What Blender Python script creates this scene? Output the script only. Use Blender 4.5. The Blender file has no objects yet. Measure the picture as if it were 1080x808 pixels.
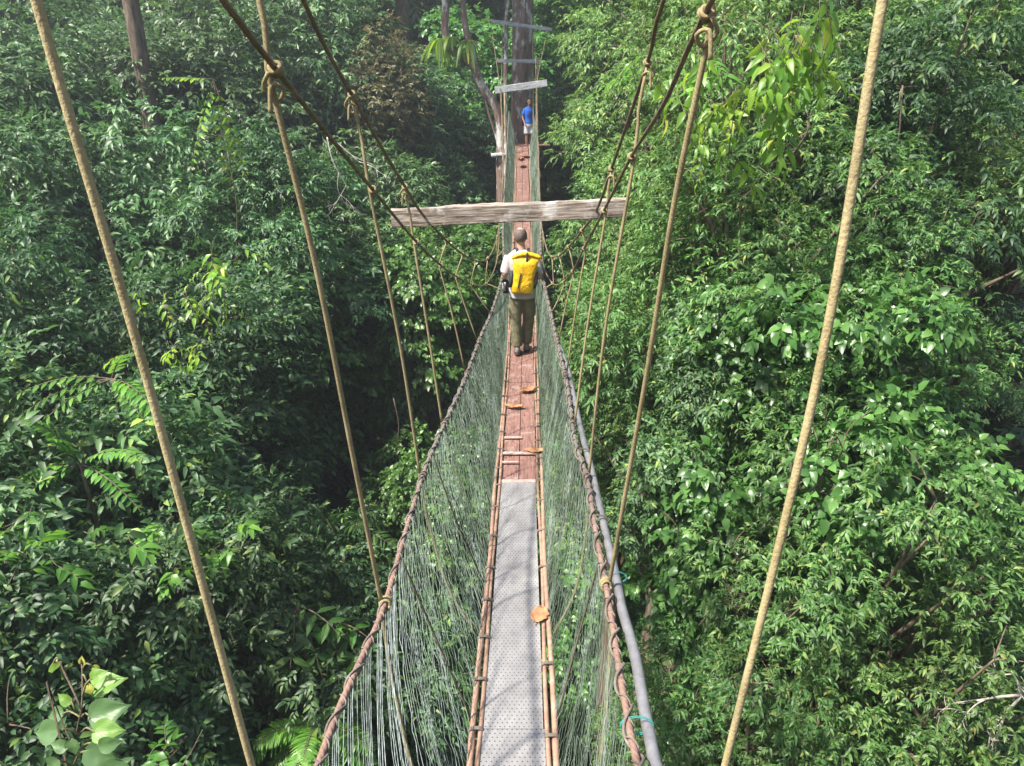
import bpy, math, random
import numpy as np
from mathutils import Vector, Matrix, noise
R = math.radians
random.seed(7)
rng = np.random.default_rng(7)
sc = bpy.context.scene
COL = sc.collection

# ------------------------------------------------------------------ camera
PITCH = R(22.0); CP, SP = math.cos(PITCH), math.sin(PITCH)
F, CX, CY = 810.0, 540.0, 404.0
def ray(px, py):
    u = (px - CX) / F; v = (CY - py) / F
    return np.array([u, CP + v * SP, v * CP - SP])
def at(px, py, Y):
    d = ray(px, py); return d * (Y / d[1])
def atz(px, py, zc):
    return ray(px, py) * zc
cam = bpy.data.cameras.new('camera'); cam_o = bpy.data.objects.new('camera', cam); COL.objects.link(cam_o)
cam.sensor_width = 36; cam.lens = 27.0; cam.clip_start = 0.05; cam.clip_end = 3000
cam_o.location = (0, 0, 0); cam_o.rotation_euler = (R(90) - PITCH, 0, 0)
sc.camera = cam_o

# ------------------------------------------------------------------ helpers
def tag(o, label=None, cat=None, group=None, kind=None):
    if label: o['label'] = label
    if cat: o['category'] = cat
    if group: o['group'] = group
    if kind: o['kind'] = kind
    return o
def empty(name, loc=(0, 0, 0), label=None, cat=None, group=None):
    o = bpy.data.objects.new(name, None); COL.objects.link(o); o.location = loc; o.empty_display_size = .1
    return tag(o, label, cat, group)

class MB:
    """collects quads / tris with optional uvs and builds ONE mesh object"""
    def __init__(s): s.v = []; s.f = []; s.uv = []; s.n = 0
    def add(s, vs, fs, uvs=None):
        b = s.n; vs = np.asarray(vs, float).reshape(-1, 3)
        s.v.append(vs); s.n += len(vs)
        for i, f in enumerate(fs):
            s.f.append([b + k for k in f])
            s.uv.append(uvs[i] if uvs is not None else [(0, 0)] * len(f))
    def tube(s, pts, r, n=8, cap=True, v0=0.0):
        P = np.asarray(pts, float); m = len(P)
        rr = np.full(m, r, float) if np.isscalar(r) else np.asarray(r, float)
        T = np.gradient(P, axis=0); T /= (np.linalg.norm(T, axis=1)[:, None] + 1e-12)
        a = np.array([0, 0, 1.]) if abs(T[0][2]) < .9 else np.array([1., 0, 0])
        N = np.cross(T[0], a); N /= np.linalg.norm(N)
        vs = []; L = v0; Ls = []
        for i in range(m):
            if i:
                N = N - T[i] * np.dot(N, T[i]); N /= np.linalg.norm(N) + 1e-12
                L += np.linalg.norm(P[i] - P[i - 1])
            Ls.append(L); B = np.cross(T[i], N)
            for k in range(n):
                t = 2 * math.pi * k / n
                vs.append(P[i] + (N * math.cos(t) + B * math.sin(t)) * rr[i])
        fs = []; uv = []
        for i in range(m - 1):
            for k in range(n):
                k2 = (k + 1) % n
                fs.append([i * n + k, i * n + k2, (i + 1) * n + k2, (i + 1) * n + k])
                uv.append([(k / n, Ls[i]), ((k + 1) / n, Ls[i]), ((k + 1) / n, Ls[i + 1]), (k / n, Ls[i + 1])])
        if cap:
            fs.append(list(range(n))[::-1]); uv.append([(0, 0)] * n)
            fs.append([(m - 1) * n + k for k in range(n)]); uv.append([(0, 0)] * n)
        s.add(vs, fs, uv)
    def box(s, c, size, rot=None, bev=0.0):
        c = np.asarray(c, float); h = np.asarray(size, float) / 2
        if bev > 0:
            vs = []
            for z in (-1, 1):
                for (a, bx_, by_) in ((0, 1, 1), (1, 1, 1), (0, -1, 1), (1, -1, 1), (0, -1, -1), (1, -1, -1), (0, 1, -1), (1, 1, -1)):
                    pass
            x, y, z = h; b = bev
            ring = [(x, y - b), (x - b, y), (-x + b, y), (-x, y - b), (-x, -y + b), (-x + b, -y), (x - b, -y), (x, -y + b)]
            def lvl(zz, k): return [(p[0] * k[0], p[1] * k[1], zz) for p in ring]
            kx = (1 - b / x, 1 - b / y)
            vs = lvl(-z, kx) + lvl(-z + b, (1, 1)) + lvl(z - b, (1, 1)) + lvl(z, kx)
            fs = [[i * 8 + k, i * 8 + (k + 1) % 8, (i + 1) * 8 + (k + 1) % 8, (i + 1) * 8 + k] for i in range(3) for k in range(8)]
            fs += [list(range(8))[::-1], [24 + k for k in range(8)]]
        else:
            vs = [(sx * h[0], sy * h[1], sz * h[2]) for sz in (-1, 1) for sy in (-1, 1) for sx in (-1, 1)]
            fs = [[0, 2, 3, 1], [4, 5, 7, 6], [0, 1, 5, 4], [2, 6, 7, 3], [0, 4, 6, 2], [1, 3, 7, 5]]
        vs = np.array(vs)
        if rot is not None: vs = vs @ np.array(rot).T
        s.add(vs + c, fs)
    def loft(s, rings, n=20):
        """rings: (cx, cy, cz, rx, ry) horizontal ellipses from bottom to top, closed"""
        vs = []; m = len(rings)
        for (cx, cy, cz, rx, ry) in rings:
            for k in range(n):
                t = 2 * math.pi * k / n
                c_, s_ = math.cos(t), math.sin(t)
                e = .85
                vs.append((cx + rx * math.copysign(abs(c_) ** e, c_), cy + ry * math.copysign(abs(s_) ** e, s_), cz))
        fs = [[i * n + k, i * n + (k + 1) % n, (i + 1) * n + (k + 1) % n, (i + 1) * n + k] for i in range(m - 1) for k in range(n)]
        fs += [list(range(n))[::-1], [(m - 1) * n + k for k in range(n)]]
        s.add(vs, fs)
    def ball(s, c, r, n=12, m=8):
        rx, ry, rz = (r, r, r) if np.isscalar(r) else r
        rings = []
        for i in range(m + 1):
            a = -math.pi / 2 + math.pi * (i + .02) / (m + .04)
            rings.append((c[0], c[1], c[2] + rz * math.sin(a), max(rx * math.cos(a), 1e-4), max(ry * math.cos(a), 1e-4)))
        s.loft(rings, n)
    def build(s, name, mat, parent=None, smooth=True):
        me = bpy.data.meshes.new(name)
        V = np.concatenate(s.v) if s.v else np.zeros((0, 3))
        me.from_pydata(V.tolist(), [], s.f)
        uvl = me.uv_layers.new(name='UVMap')
        flat = [c for f in s.uv for p in f for c in p]
        if len(flat) == len(uvl.data) * 2: uvl.data.foreach_set('uv', flat)
        if smooth: me.polygons.foreach_set('use_smooth', [True] * len(me.polygons))
        me.materials.append(mat); me.update()
        return link(name, me, parent)
def link(name, me, parent=None):
    o = bpy.data.objects.new(name, me); COL.objects.link(o)
    if parent is not None: o.parent = parent
    return o
def np_mesh(name, V, faces, k, mat, smooth=False):
    """fast mesh: V (n,3), faces (m,k)"""
    me = bpy.data.meshes.new(name)
    me.vertices.add(len(V)); me.vertices.foreach_set('co', np.ascontiguousarray(V, dtype=np.float32).ravel())
    m = len(faces); me.loops.add(m * k); me.polygons.add(m)
    me.loops.foreach_set('vertex_index', np.ascontiguousarray(faces, dtype=np.int32).ravel())
    me.polygons.foreach_set('loop_start', np.arange(0, m * k, k, dtype=np.int32))
    me.polygons.foreach_set('loop_total', np.full(m, k, dtype=np.int32))
    if smooth: me.polygons.foreach_set('use_smooth', np.ones(m, dtype=bool))
    me.update(calc_edges=True); me.materials.append(mat)
    return me
def spline(ctrl, step=.15):
    """Catmull-Rom through control points, resampled"""
    P = [np.asarray(p, float) for p in ctrl]
    P = [2 * P[0] - P[1]] + P + [2 * P[-1] - P[-2]]
    out = []
    for i in range(1, len(P) - 2):
        p0, p1, p2, p3 = P[i - 1:i + 3]
        n = max(2, int(np.linalg.norm(p2 - p1) / step))
        for k in range(n):
            t = k / n
            out.append(.5 * ((2 * p1) + (-p0 + p2) * t + (2 * p0 - 5 * p1 + 4 * p2 - p3) * t * t + (-p0 + 3 * p1 - 3 * p2 + p3) * t ** 3))
    out.append(P[-2]); return np.array(out)

# ------------------------------------------------------------------ materials
def new_mat(name):
    m = bpy.data.materials.new(name); m.use_nodes = True
    nt = m.node_tree; nt.nodes.clear()
    out = nt.nodes.new('ShaderNodeOutputMaterial'); p = nt.nodes.new('ShaderNodeBsdfPrincipled')
    nt.links.new(p.outputs[0], out.inputs[0])
    return m, nt, p, out
def N(nt, t, **kw):
    n = nt.nodes.new(t)
    for k, v in kw.items(): setattr(n, k, v)
    return n
def ramp(nt, src, stops):
    r = N(nt, 'ShaderNodeValToRGB'); e = r.color_ramp.elements
    while len(e) < len(stops): e.new(.5)
    for i, (p, c) in enumerate(stops): e[i].position = p; e[i].color = (*c, 1)
    nt.links.new(src, r.inputs[0]); return r
def tex_noise(nt, scale, detail=4, rough=.6, coord='Object', stretch=None):
    tc = N(nt, 'ShaderNodeTexCoord'); src = tc.outputs[coord]
    if stretch:
        mp = N(nt, 'ShaderNodeMapping'); mp.inputs['Scale'].default_value = stretch
        nt.links.new(src, mp.inputs[0]); src = mp.outputs[0]
    n = N(nt, 'ShaderNodeTexNoise'); n.inputs['Scale'].default_value = scale
    n.inputs['Detail'].default_value = detail; n.inputs['Roughness'].default_value = rough
    nt.links.new(src, n.inputs[0]); return n
def bump(nt, p, h, strength=.5, dist=.01):
    b = N(nt, 'ShaderNodeBump'); b.inputs['Strength'].default_value = strength; b.inputs['Distance'].default_value = dist
    nt.links.new(h, b.inputs['Height']); nt.links.new(b.outputs[0], p.inputs['Normal']); return b
def mat_simple(name, c1, c2, scale=20, rough=.7, bs=.3, bd=.004, stretch=None, lo=.35, hi=.65):
    m, nt, p, out = new_mat(name)
    n = tex_noise(nt, scale, 5, .6, 'Object', stretch)
    r = ramp(nt, n.outputs[0], [(lo, c1), (hi, c2)])
    nt.links.new(r.outputs[0], p.inputs['Base Color']); p.inputs['Roughness'].default_value = rough
    if bs: bump(nt, p, n.outputs[0], bs, bd)
    return m
def mat_rope(name, c1, c2, strands=3, pitch=18, rough=.8, bd=.003, moss=None, lay=.35):
    """twisted lay along the tube's UV, plus staining"""
    m, nt, p, out = new_mat(name)
    tc = N(nt, 'ShaderNodeTexCoord'); sep = N(nt, 'ShaderNodeSeparateXYZ'); nt.links.new(tc.outputs['UV'], sep.inputs[0])
    a = N(nt, 'ShaderNodeMath', operation='MULTIPLY'); a.inputs[1].default_value = strands; nt.links.new(sep.outputs[0], a.inputs[0])
    b = N(nt, 'ShaderNodeMath', operation='MULTIPLY_ADD'); b.inputs[1].default_value = pitch; nt.links.new(sep.outputs[1], b.inputs[0]); nt.links.new(a.outputs[0], b.inputs[2])
    f = N(nt, 'ShaderNodeMath', operation='FRACT'); nt.links.new(b.outputs[0], f.inputs[0])
    s1 = N(nt, 'ShaderNodeMath', operation='PINGPONG'); s1.inputs[1].default_value = .5; nt.links.new(f.outputs[0], s1.inputs[0])
    n = tex_noise(nt, 9, 6, .7); n2 = tex_noise(nt, 160, 3, .6)
    stops = [(.3, c1), (.6, c2)]
    if moss: stops.append((.72, moss))
    r = ramp(nt, n.outputs[0], stops)
    mx = N(nt, 'ShaderNodeMixRGB', blend_type='MULTIPLY'); mx.inputs[0].default_value = .55
    r2 = ramp(nt, n2.outputs[0], [(.3, (.45, .45, .45)), (.65, (1, 1, 1))])
    nt.links.new(r.outputs[0], mx.inputs[1]); nt.links.new(r2.outputs[0], mx.inputs[2])
    nt.links.new(mx.outputs[0], p.inputs['Base Color']); p.inputs['Roughness'].default_value = rough
    mm = N(nt, 'ShaderNodeMath', operation='MULTIPLY_ADD'); mm.inputs[1].default_value = lay
    nt.links.new(n2.outputs[0], mm.inputs[0]); nt.links.new(s1.outputs[0], mm.inputs[2])
    bump(nt, p, mm.outputs[0], .9, bd); return m
def mat_leaf(name, dark, mid, light, trans=(.25, .4, .05), tamt=.35, rough=.42, hue=.02, odd=None, spec=.5):
    """every leaf gets its own shade (random per island), every tree a slight shift"""
    m, nt, p, out = new_mat(name)
    g = N(nt, 'ShaderNodeNewGeometry'); oi = N(nt, 'ShaderNodeObjectInfo')
    st = [(0, dark), (.55, mid), (.93, light)]
    if odd: st.append((.985, odd))
    r = ramp(nt, g.outputs['Random Per Island'], st)
    n = tex_noise(nt, .9, 2, .5, 'Object')
    hs = N(nt, 'ShaderNodeHueSaturation')
    a = N(nt, 'ShaderNodeMapRange'); a.inputs[3].default_value = .5 - hue; a.inputs[4].default_value = .5 + hue
    nt.links.new(oi.outputs['Random'], a.inputs[0]); nt.links.new(a.outputs[0], hs.inputs['Hue'])
    b = N(nt, 'ShaderNodeMapRange'); b.inputs[1].default_value = .3; b.inputs[2].default_value = .7; b.inputs[3].default_value = .65; b.inputs[4].default_value = 1.35
    nt.links.new(n.outputs[0], b.inputs[0])
    wn = N(nt, 'ShaderNodeTexWhiteNoise', noise_dimensions='1D'); nt.links.new(oi.outputs['Random'], wn.inputs['W']); wr = N(nt, 'ShaderNodeMapRange'); wr.inputs[3].default_value = .72; wr.inputs[4].default_value = 1.35; nt.links.new(wn.outputs['Value'], wr.inputs[0])
    vm = N(nt, 'ShaderNodeMath', operation='MULTIPLY'); nt.links.new(b.outputs[0], vm.inputs[0]); nt.links.new(wr.outputs[0], vm.inputs[1]); nt.links.new(vm.outputs[0], hs.inputs['Value'])
    hs.inputs['Saturation'].default_value = 1.0
    nt.links.new(r.outputs[0], hs.inputs['Color']); nt.links.new(hs.outputs[0], p.inputs['Base Color'])
    p.inputs['Roughness'].default_value = rough; p.inputs['Specular IOR Level'].default_value = spec
    tr = N(nt, 'ShaderNodeBsdfTranslucent'); mxc = N(nt, 'ShaderNodeMixRGB', blend_type='MIX'); mxc.inputs[0].default_value = .6
    mxc.inputs[2].default_value = (*trans, 1); nt.links.new(hs.outputs[0], mxc.inputs[1]); nt.links.new(mxc.outputs[0], tr.inputs[0])
    mix = N(nt, 'ShaderNodeMixShader'); mix.inputs[0].default_value = tamt
    nt.links.new(p.outputs[0], mix.inputs[1]); nt.links.new(tr.outputs[0], mix.inputs[2]); nt.links.new(mix.outputs[0], out.inputs[0])
    return m
M = {}
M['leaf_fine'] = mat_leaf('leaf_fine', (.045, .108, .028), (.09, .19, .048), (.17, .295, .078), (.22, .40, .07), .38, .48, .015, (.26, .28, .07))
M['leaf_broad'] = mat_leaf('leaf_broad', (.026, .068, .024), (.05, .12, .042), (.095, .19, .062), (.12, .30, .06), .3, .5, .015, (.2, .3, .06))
M['leaf_far'] = mat_leaf('leaf_far', (.038, .088, .034), (.07, .145, .052), (.14, .225, .085), (.14, .3, .07), .3, .45, .02)
M['leaf_climb'] = mat_leaf('leaf_climb', (.04, .11, .025), (.07, .17, .04), (.12, .25, .06), (.18, .4, .05), .35, .36, .015)
M['leaf_brown'] = mat_leaf('leaf_brown', (.085, .11, .04), (.15, .15, .06), (.22, .19, .09), (.3, .25, .1), .3, .5, .02)
M['leaf_bright'] = mat_leaf('leaf_bright', (.10, .22, .03), (.17, .33, .04), (.30, .42, .06), (.45, .7, .05), .5, .38, .01, (.5, .42, .08))
M['leaf_frond'] = mat_leaf('leaf_frond', (.07, .19, .03), (.10, .26, .04), (.15, .32, .05), (.25, .55, .06), .45, .38, .01)
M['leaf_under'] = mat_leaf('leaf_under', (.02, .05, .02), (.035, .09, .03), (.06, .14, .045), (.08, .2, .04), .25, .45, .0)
M['bark'] = mat_simple('bark', (.05, .035, .022), (.17, .13, .09), 6, .9, .8, .03, (2.5, 2.5, .6))
M['ground'] = mat_simple('ground', (.02, .016, .01), (.05, .045, .025), 1.2, 1.0, .5, .1)

def mat_bark_lichen():
    m, nt, p, out = new_mat('bark_lichen')
    n1 = tex_noise(nt, 3.0, 6, .7, 'Object', (2.2, 2.2, .35)); n2 = tex_noise(nt, 2.2, 5, .65, 'Object', (1.6, 1.6, .7))
    a = ramp(nt, n1.outputs[0], [(.32, (.09, .055, .045)), (.5, (.22, .145, .12)), (.7, (.34, .26, .22))])
    b = ramp(nt, n2.outputs[0], [(.52, (0, 0, 0)), (.60, (1, 1, 1))])
    mx = N(nt, 'ShaderNodeMixRGB'); nt.links.new(b.outputs[0], mx.inputs[0]); nt.links.new(a.outputs[0], mx.inputs[1])
    mx.inputs[2].default_value = (.56, .56, .53, 1)
    nt.links.new(mx.outputs[0], p.inputs['Base Color']); p.inputs['Roughness'].default_value = .9
    bump(nt, p, n1.outputs[0], 1, .06); return m
M['bark_lichen'] = mat_bark_lichen()
def mat_wood(name, c0, c1, c2, coordscale=(3, 1, 1), sc_=8, patch=None):
    m, nt, p, out = new_mat(name)
    n1 = tex_noise(nt, sc_, 8, .65, 'Object', coordscale); n2 = tex_noise(nt, 5, 4, .6)
    a = ramp(nt, n1.outputs[0], [(.35, c0), (.5, c1), (.68, c2)])
    src = a.outputs[0]
    if patch:
        b = ramp(nt, n2.outputs[0], [(.56, (0, 0, 0)), (.66, (1, 1, 1))])
        mx = N(nt, 'ShaderNodeMixRGB'); nt.links.new(b.outputs[0], mx.inputs[0]); nt.links.new(src, mx.inputs[1]); mx.inputs[2].default_value = (*patch, 1); src = mx.outputs[0]
    nt.links.new(src, p.inputs['Base Color']); p.inputs['Roughness'].default_value = .85
    bump(nt, p, n1.outputs[0], .9, .008); return m
M['beam'] = mat_wood('weathered_beam', (.06, .042, .034), (.27, .22, .175), (.48, .43, .38), (1.2, 9, 14), 4, (.5, .47, .43))
M['beam_grey'] = mat_wood('grey_board', (.18, .19, .20), (.34, .35, .37), (.48, .49, .51), (1, 6, 6), 4)
M['plank'] = mat_wood('red_plank', (.15, .075, .06), (.24, .125, .10), (.33, .19, .155), (14, 1.3, 4), 4, (.32, .22, .19))
M['batten'] = mat_wood('batten', (.28, .18, .15), (.45, .33, .28), (.55, .43, .38), (2, 8, 4), 6)
M['rail'] = mat_rope('bamboo_rail', (.26, .15, .11), (.42, .27, .19), 1, 2, .6, .001, (.50, .38, .29))
M['cable'] = mat_rope('steel_cable', (.07, .05, .032), (.21, .15, .09), 6, 12, .6, .003, (.30, .22, .13))
M['hang'] = mat_rope('hanger_rope', (.20, .16, .075), (.33, .27, .135), 3, 60, .85, .0015, (.40, .35, .21), .9)
M['hang_near'] = mat_rope('hanger_rope_near', (.32, .26, .12), (.46, .38, .20), 0, 0, .85, .0012, (.42, .37, .22), 2.2)
M['hand'] = mat_rope('hand_rope', (.17, .105, .08), (.29, .175, .135), 3, 30, .8, .003, (.30, .24, .18))
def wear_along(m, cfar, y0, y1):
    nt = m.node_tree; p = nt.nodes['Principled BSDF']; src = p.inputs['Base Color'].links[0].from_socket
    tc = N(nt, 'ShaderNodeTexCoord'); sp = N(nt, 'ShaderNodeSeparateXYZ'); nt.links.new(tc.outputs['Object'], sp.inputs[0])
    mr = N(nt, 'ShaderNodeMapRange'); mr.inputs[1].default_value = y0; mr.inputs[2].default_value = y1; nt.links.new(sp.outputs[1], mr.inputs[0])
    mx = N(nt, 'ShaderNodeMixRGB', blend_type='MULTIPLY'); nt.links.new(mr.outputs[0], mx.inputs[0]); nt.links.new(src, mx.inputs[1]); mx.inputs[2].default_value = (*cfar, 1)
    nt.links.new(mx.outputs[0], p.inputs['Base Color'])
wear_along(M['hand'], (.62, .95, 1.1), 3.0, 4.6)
M['twine'] = mat_rope('wrapping_twine', (.09, .07, .055), (.20, .17, .14), 2, 60, .9, .001, (.30, .28, .24))
M['tie'] = mat_rope('mossy_tie', (.12, .11, .05), (.22, .19, .09), 3, 40, .9, .002, (.28, .28, .08))
M['darktie'] = mat_rope('dark_tie', (.06, .05, .035), (.13, .11, .07), 3, 40, .9, .002)
def mat_net():
    m, nt, p, out = new_mat('net_twine')
    n = tex_noise(nt, 3.0, 6, .75); n3 = tex_noise(nt, 40, 2, .5)
    r = ramp(nt, n.outputs[0], [(.36, (.08, .125, .08)), (.5, (.18, .245, .18)), (.64, (.34, .41, .36))])
    mx = N(nt, 'ShaderNodeMixRGB', blend_type='MULTIPLY'); mx.inputs[0].default_value = .6
    r2 = ramp(nt, n3.outputs[0], [(.35, (.5, .55, .45)), (.6, (1, 1, 1))])
    nt.links.new(r.outputs[0], mx.inputs[1]); nt.links.new(r2.outputs[0], mx.inputs[2])
    nt.links.new(mx.outputs[0], p.inputs['Base Color']); p.inputs['Roughness'].default_value = .6
    return m
M['net'] = mat_net()
M['net_near'] = mat_simple('net_twine_bare', (.11, .14, .125), (.38, .44, .44), 30, .5, 0)
def mat_plate():
    m, nt, p, out = new_mat('tread_plate')
    tc = N(nt, 'ShaderNodeTexCoord'); sep = N(nt, 'ShaderNodeSeparateXYZ'); nt.links.new(tc.outputs['Object'], sep.inputs[0])
    S = 1 / .026
    def mth(op, a, b=None, c=None):
        n = N(nt, 'ShaderNodeMath', operation=op)
        for i, x in enumerate((a, b, c)):
            if x is None: continue
            if isinstance(x, (int, float)): n.inputs[i].default_value = x
            else: nt.links.new(x, n.inputs[i])
        return n.outputs[0]
    y = mth('MULTIPLY', sep.outputs[1], S * .9); row = mth('FLOOR', y); off = mth('MULTIPLY', mth('MODULO', row, 2.0), .5)
    x = mth('ADD', mth('MULTIPLY', sep.outputs[0], S), off)
    fx = mth('ABSOLUTE', mth('SUBTRACT', mth('FRACT', x), .5)); fy = mth('ABSOLUTE', mth('SUBTRACT', mth('FRACT', y), .5))
    dd = mth('ADD', mth('POWER', mth('MULTIPLY', fx, 1.0), 2.0), mth('POWER', mth('MULTIPLY', fy, .8), 2.0))
    dot = N(nt, 'ShaderNodeMapRange'); dot.inputs[1].default_value = .030; dot.inputs[2].default_value = .014; nt.links.new(dd, dot.inputs[0])
    n = tex_noise(nt, 4, 6, .65); r = ramp(nt, n.outputs[0], [(.35, (.29, .28, .278)), (.65, (.43, .415, .405))])
    mx = N(nt, 'ShaderNodeMixRGB'); nt.links.new(dot.outputs[0], mx.inputs[0]); nt.links.new(r.outputs[0], mx.inputs[1]); mx.inputs[2].default_value = (.14, .13, .13, 1)
    nt.links.new(mx.outputs[0], p.inputs['Base Color']); p.inputs['Metallic'].default_value = .35
    p.inputs['Roughness'].default_value = .5; bump(nt, p, dot.outputs[0], .6, .003)
    return m
M['plate'] = mat_plate()
def mat_pipe():
    m, nt, p, out = new_mat('plastic_pipe')
    n = tex_noise(nt, 12, 6, .7, 'Object'); r = ramp(nt, n.outputs[0], [(.35, (.13, .13, .14)), (.6, (.20, .20, .215)), (.75, (.17, .17, .16))])
    nt.links.new(r.outputs[0], p.inputs['Base Color']); p.inputs['Roughness'].default_value = .28
    return m
M['pipe'] = mat_pipe()
M['teal'] = mat_simple('teal_string', (.02, .20, .18), (.03, .29, .26), 60, .6, 0)
M['black'] = mat_simple('black_webbing', (.012, .012, .014), (.03, .03, .032), 40, .7, .2)
M['skin'] = mat_simple('skin', (.40, .22, .16), (.50, .29, .21), 15, .55, 0)
M['skin_tan'] = mat_simple('skin_tan', (.33, .18, .12), (.42, .24, .16), 15, .55, 0)
M['stubble'] = mat_simple('cropped_hair', (.06, .045, .038), (.17, .12, .10), 60, .8, .5, .003)
M['hair'] = mat_simple('dark_hair', (.01, .008, .007), (.03, .022, .018), 60, .5, .4)
M['shirt'] = mat_simple('grey_shirt', (.36, .345, .335), (.47, .455, .445), 6, .9, .5, .02)
M['olive'] = mat_simple('olive_trousers', (.12, .112, .06), (.21, .195, .115), 9, .9, .6, .02)
M['shoe'] = mat_simple('grey_shoe', (.12, .11, .10), (.28, .26, .24), 30, .8, .4)
M['sole'] = mat_simple('shoe_sole', (.02, .02, .02), (.05, .05, .05), 30, .8, 0)
M['yellow'] = mat_simple('yellow_tarpaulin', (.64, .36, .005), (.78, .47, .010), 9, .42, 1.0, .03)
M['yellow_dk'] = mat_simple('printed_mark', (.42, .28, .02), (.48, .33, .03), 5, .5, 0)
M['blue'] = mat_simple('blue_shirt', (.012, .10, .55), (.02, .14, .66), 9, .85, .5, .015)
M['white'] = mat_simple('white_cotton', (.62, .63, .68), (.74, .75, .8), 9, .9, .5, .015)
M['greybag'] = mat_simple('grey_fabric', (.3, .3, .31), (.6, .6, .6), 25, .7, .3)
M['deadleaf'] = mat_simple('dead_leaf', (.26, .12, .06), (.42, .21, .10), 14, .65, .5, .01)
M['palebranch'] = mat_simple('pale_dead_wood', (.3, .26, .22), (.5, .46, .42), 20, .9, .4)
def mat_bigleaf(name, a, b, vein):
    m, nt, p, out = new_mat(name)
    tc = N(nt, 'ShaderNodeTexCoord'); sep = N(nt, 'ShaderNodeSeparateXYZ'); nt.links.new(tc.outputs['UV'], sep.inputs[0])
    ab = N(nt, 'ShaderNodeMath', operation='ABSOLUTE'); nt.links.new(sep.outputs[0], ab.inputs[0])
    k = N(nt, 'ShaderNodeMath', operation='MULTIPLY_ADD'); k.inputs[1].default_value = -.9; nt.links.new(ab.outputs[0], k.inputs[0]); nt.links.new(sep.outputs[1], k.inputs[2])
    w = N(nt, 'ShaderNodeMath', operation='MULTIPLY'); w.inputs[1].default_value = 5; nt.links.new(k.outputs[0], w.inputs[0])
    f = N(nt, 'ShaderNodeMath', operation='FRACT'); nt.links.new(w.outputs[0], f.inputs[0])
    pp = N(nt, 'ShaderNodeMath', operation='PINGPONG'); pp.inputs[1].default_value = .5; nt.links.new(f.outputs[0], pp.inputs[0])
    mn = N(nt, 'ShaderNodeMath', operation='MULTIPLY'); mn.inputs[1].default_value = 4.5; nt.links.new(ab.outputs[0], mn.inputs[0])
    mi = N(nt, 'ShaderNodeMath', operation='MINIMUM'); nt.links.new(mn.outputs[0], mi.inputs[0]); nt.links.new(pp.outputs[0], mi.inputs[1])
    rv = ramp(nt, mi.outputs[0], [(.015, vein), (.06, a), (.5, b)])
    nt.links.new(rv.outputs[0], p.inputs['Base Color']); p.inputs['Roughness'].default_value = .45
    bump(nt, p, mi.outputs[0], .3, .002)
    tr = N(nt, 'ShaderNodeBsdfTranslucent'); tr.inputs[0].default_value = (.3, .55, .1, 1)
    mix = N(nt, 'ShaderNodeMixShader'); mix.inputs[0].default_value = .28
    nt.links.new(p.outputs[0], mix.inputs[1]); nt.links.new(tr.outputs[0], mix.inputs[2]); nt.links.new(mix.outputs[0], out.inputs[0]); return m
M['bigleaf'] = mat_bigleaf('big_leaf', (.075, .15, .055), (.10, .19, .075), (.20, .30, .14))
M['bigleaf_g'] = mat_bigleaf('big_leaf_fresh', (.12, .24, .04), (.16, .30, .05), (.26, .38, .12))
M['bigleaf_y'] = mat_bigleaf('big_leaf_young', (.38, .42, .06), (.45, .45, .09), (.5, .5, .2))

# ------------------------------------------------------------------ the bridge
def zd(Y): return -3.76 + .0080 * (Y - 11) ** 2
_cx = np.array([(-3, -.06), (0, -.02), (2.83, .005), (6.37, .063), (10.4, .143), (17.85, .24), (25, .33), (27, .35)])
def xd(Y): return float(np.interp(Y, _cx[:, 0], _cx[:, 1]))
def hand_at(px, py, h):
    d = ray(px, py); lo, hi = .3, 27.0
    g = lambda Y: d[2] / d[1] * Y - (zd(Y) + h)      # positive: the ray is still above the rope
    best = None
    for k in range(2700):
        Y = .3 + k * .01
        if g(Y) <= 0: best = Y; break
    if best is None: best = 26
    return d * (best / d[1])
HL = [(338, 800), (372, 715), (405, 640), (428, 560), (450, 490), (472, 440), (490, 400), (507, 355), (520, 325)]
HR = [(672, 806), (662, 756), (654, 711), (643, 640), (629, 563), (619, 504), (606, 462), (598, 405), (590, 370), (583, 340)]
def handline(pix, sgn, h=1.1):
    P = [hand_at(x, y, h) for x, y in pix]
    y0 = P[0][1]; x0 = P[0][0]
    pre = [np.array([x0 - sgn * .0, Y, zd(Y) + h]) for Y in (-2.5, -1.0, .3)]
    post = []
    far = {-1: [(11.0, .27), (12.5, .31), (14, .35), (18, .40), (22, .42), (25, .42)], 1: [(11.0, .28), (12.5, .30), (14, .33), (18, .385), (22, .41), (25, .42)]}[sgn]
    for Y, w in far:
        if Y > P[-1][1] + .6: post.append(np.array([xd(Y) + sgn * w, Y, zd(Y) + h]))
    return spline(pre + P + post, .08)
H = {-1: handline(HL, -1), 1: handline(HR, 1, 1.1)}
def hand(s, Y):
    A = H[s]; i = np.argsort(A[:, 1]); A = A[i]
    return np.array([np.interp(Y, A[:, 1], A[:, 0]), Y, np.interp(Y, A[:, 1], A[:, 2])])
def edge(s, Y, o=.225): return np.array([xd(Y) + s * o, Y, zd(Y) + .01])

bridge = empty('suspension_bridge', (0, 0, 0), 'narrow rope and net suspension footbridge crossing the jungle ravine', 'bridge')
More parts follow.
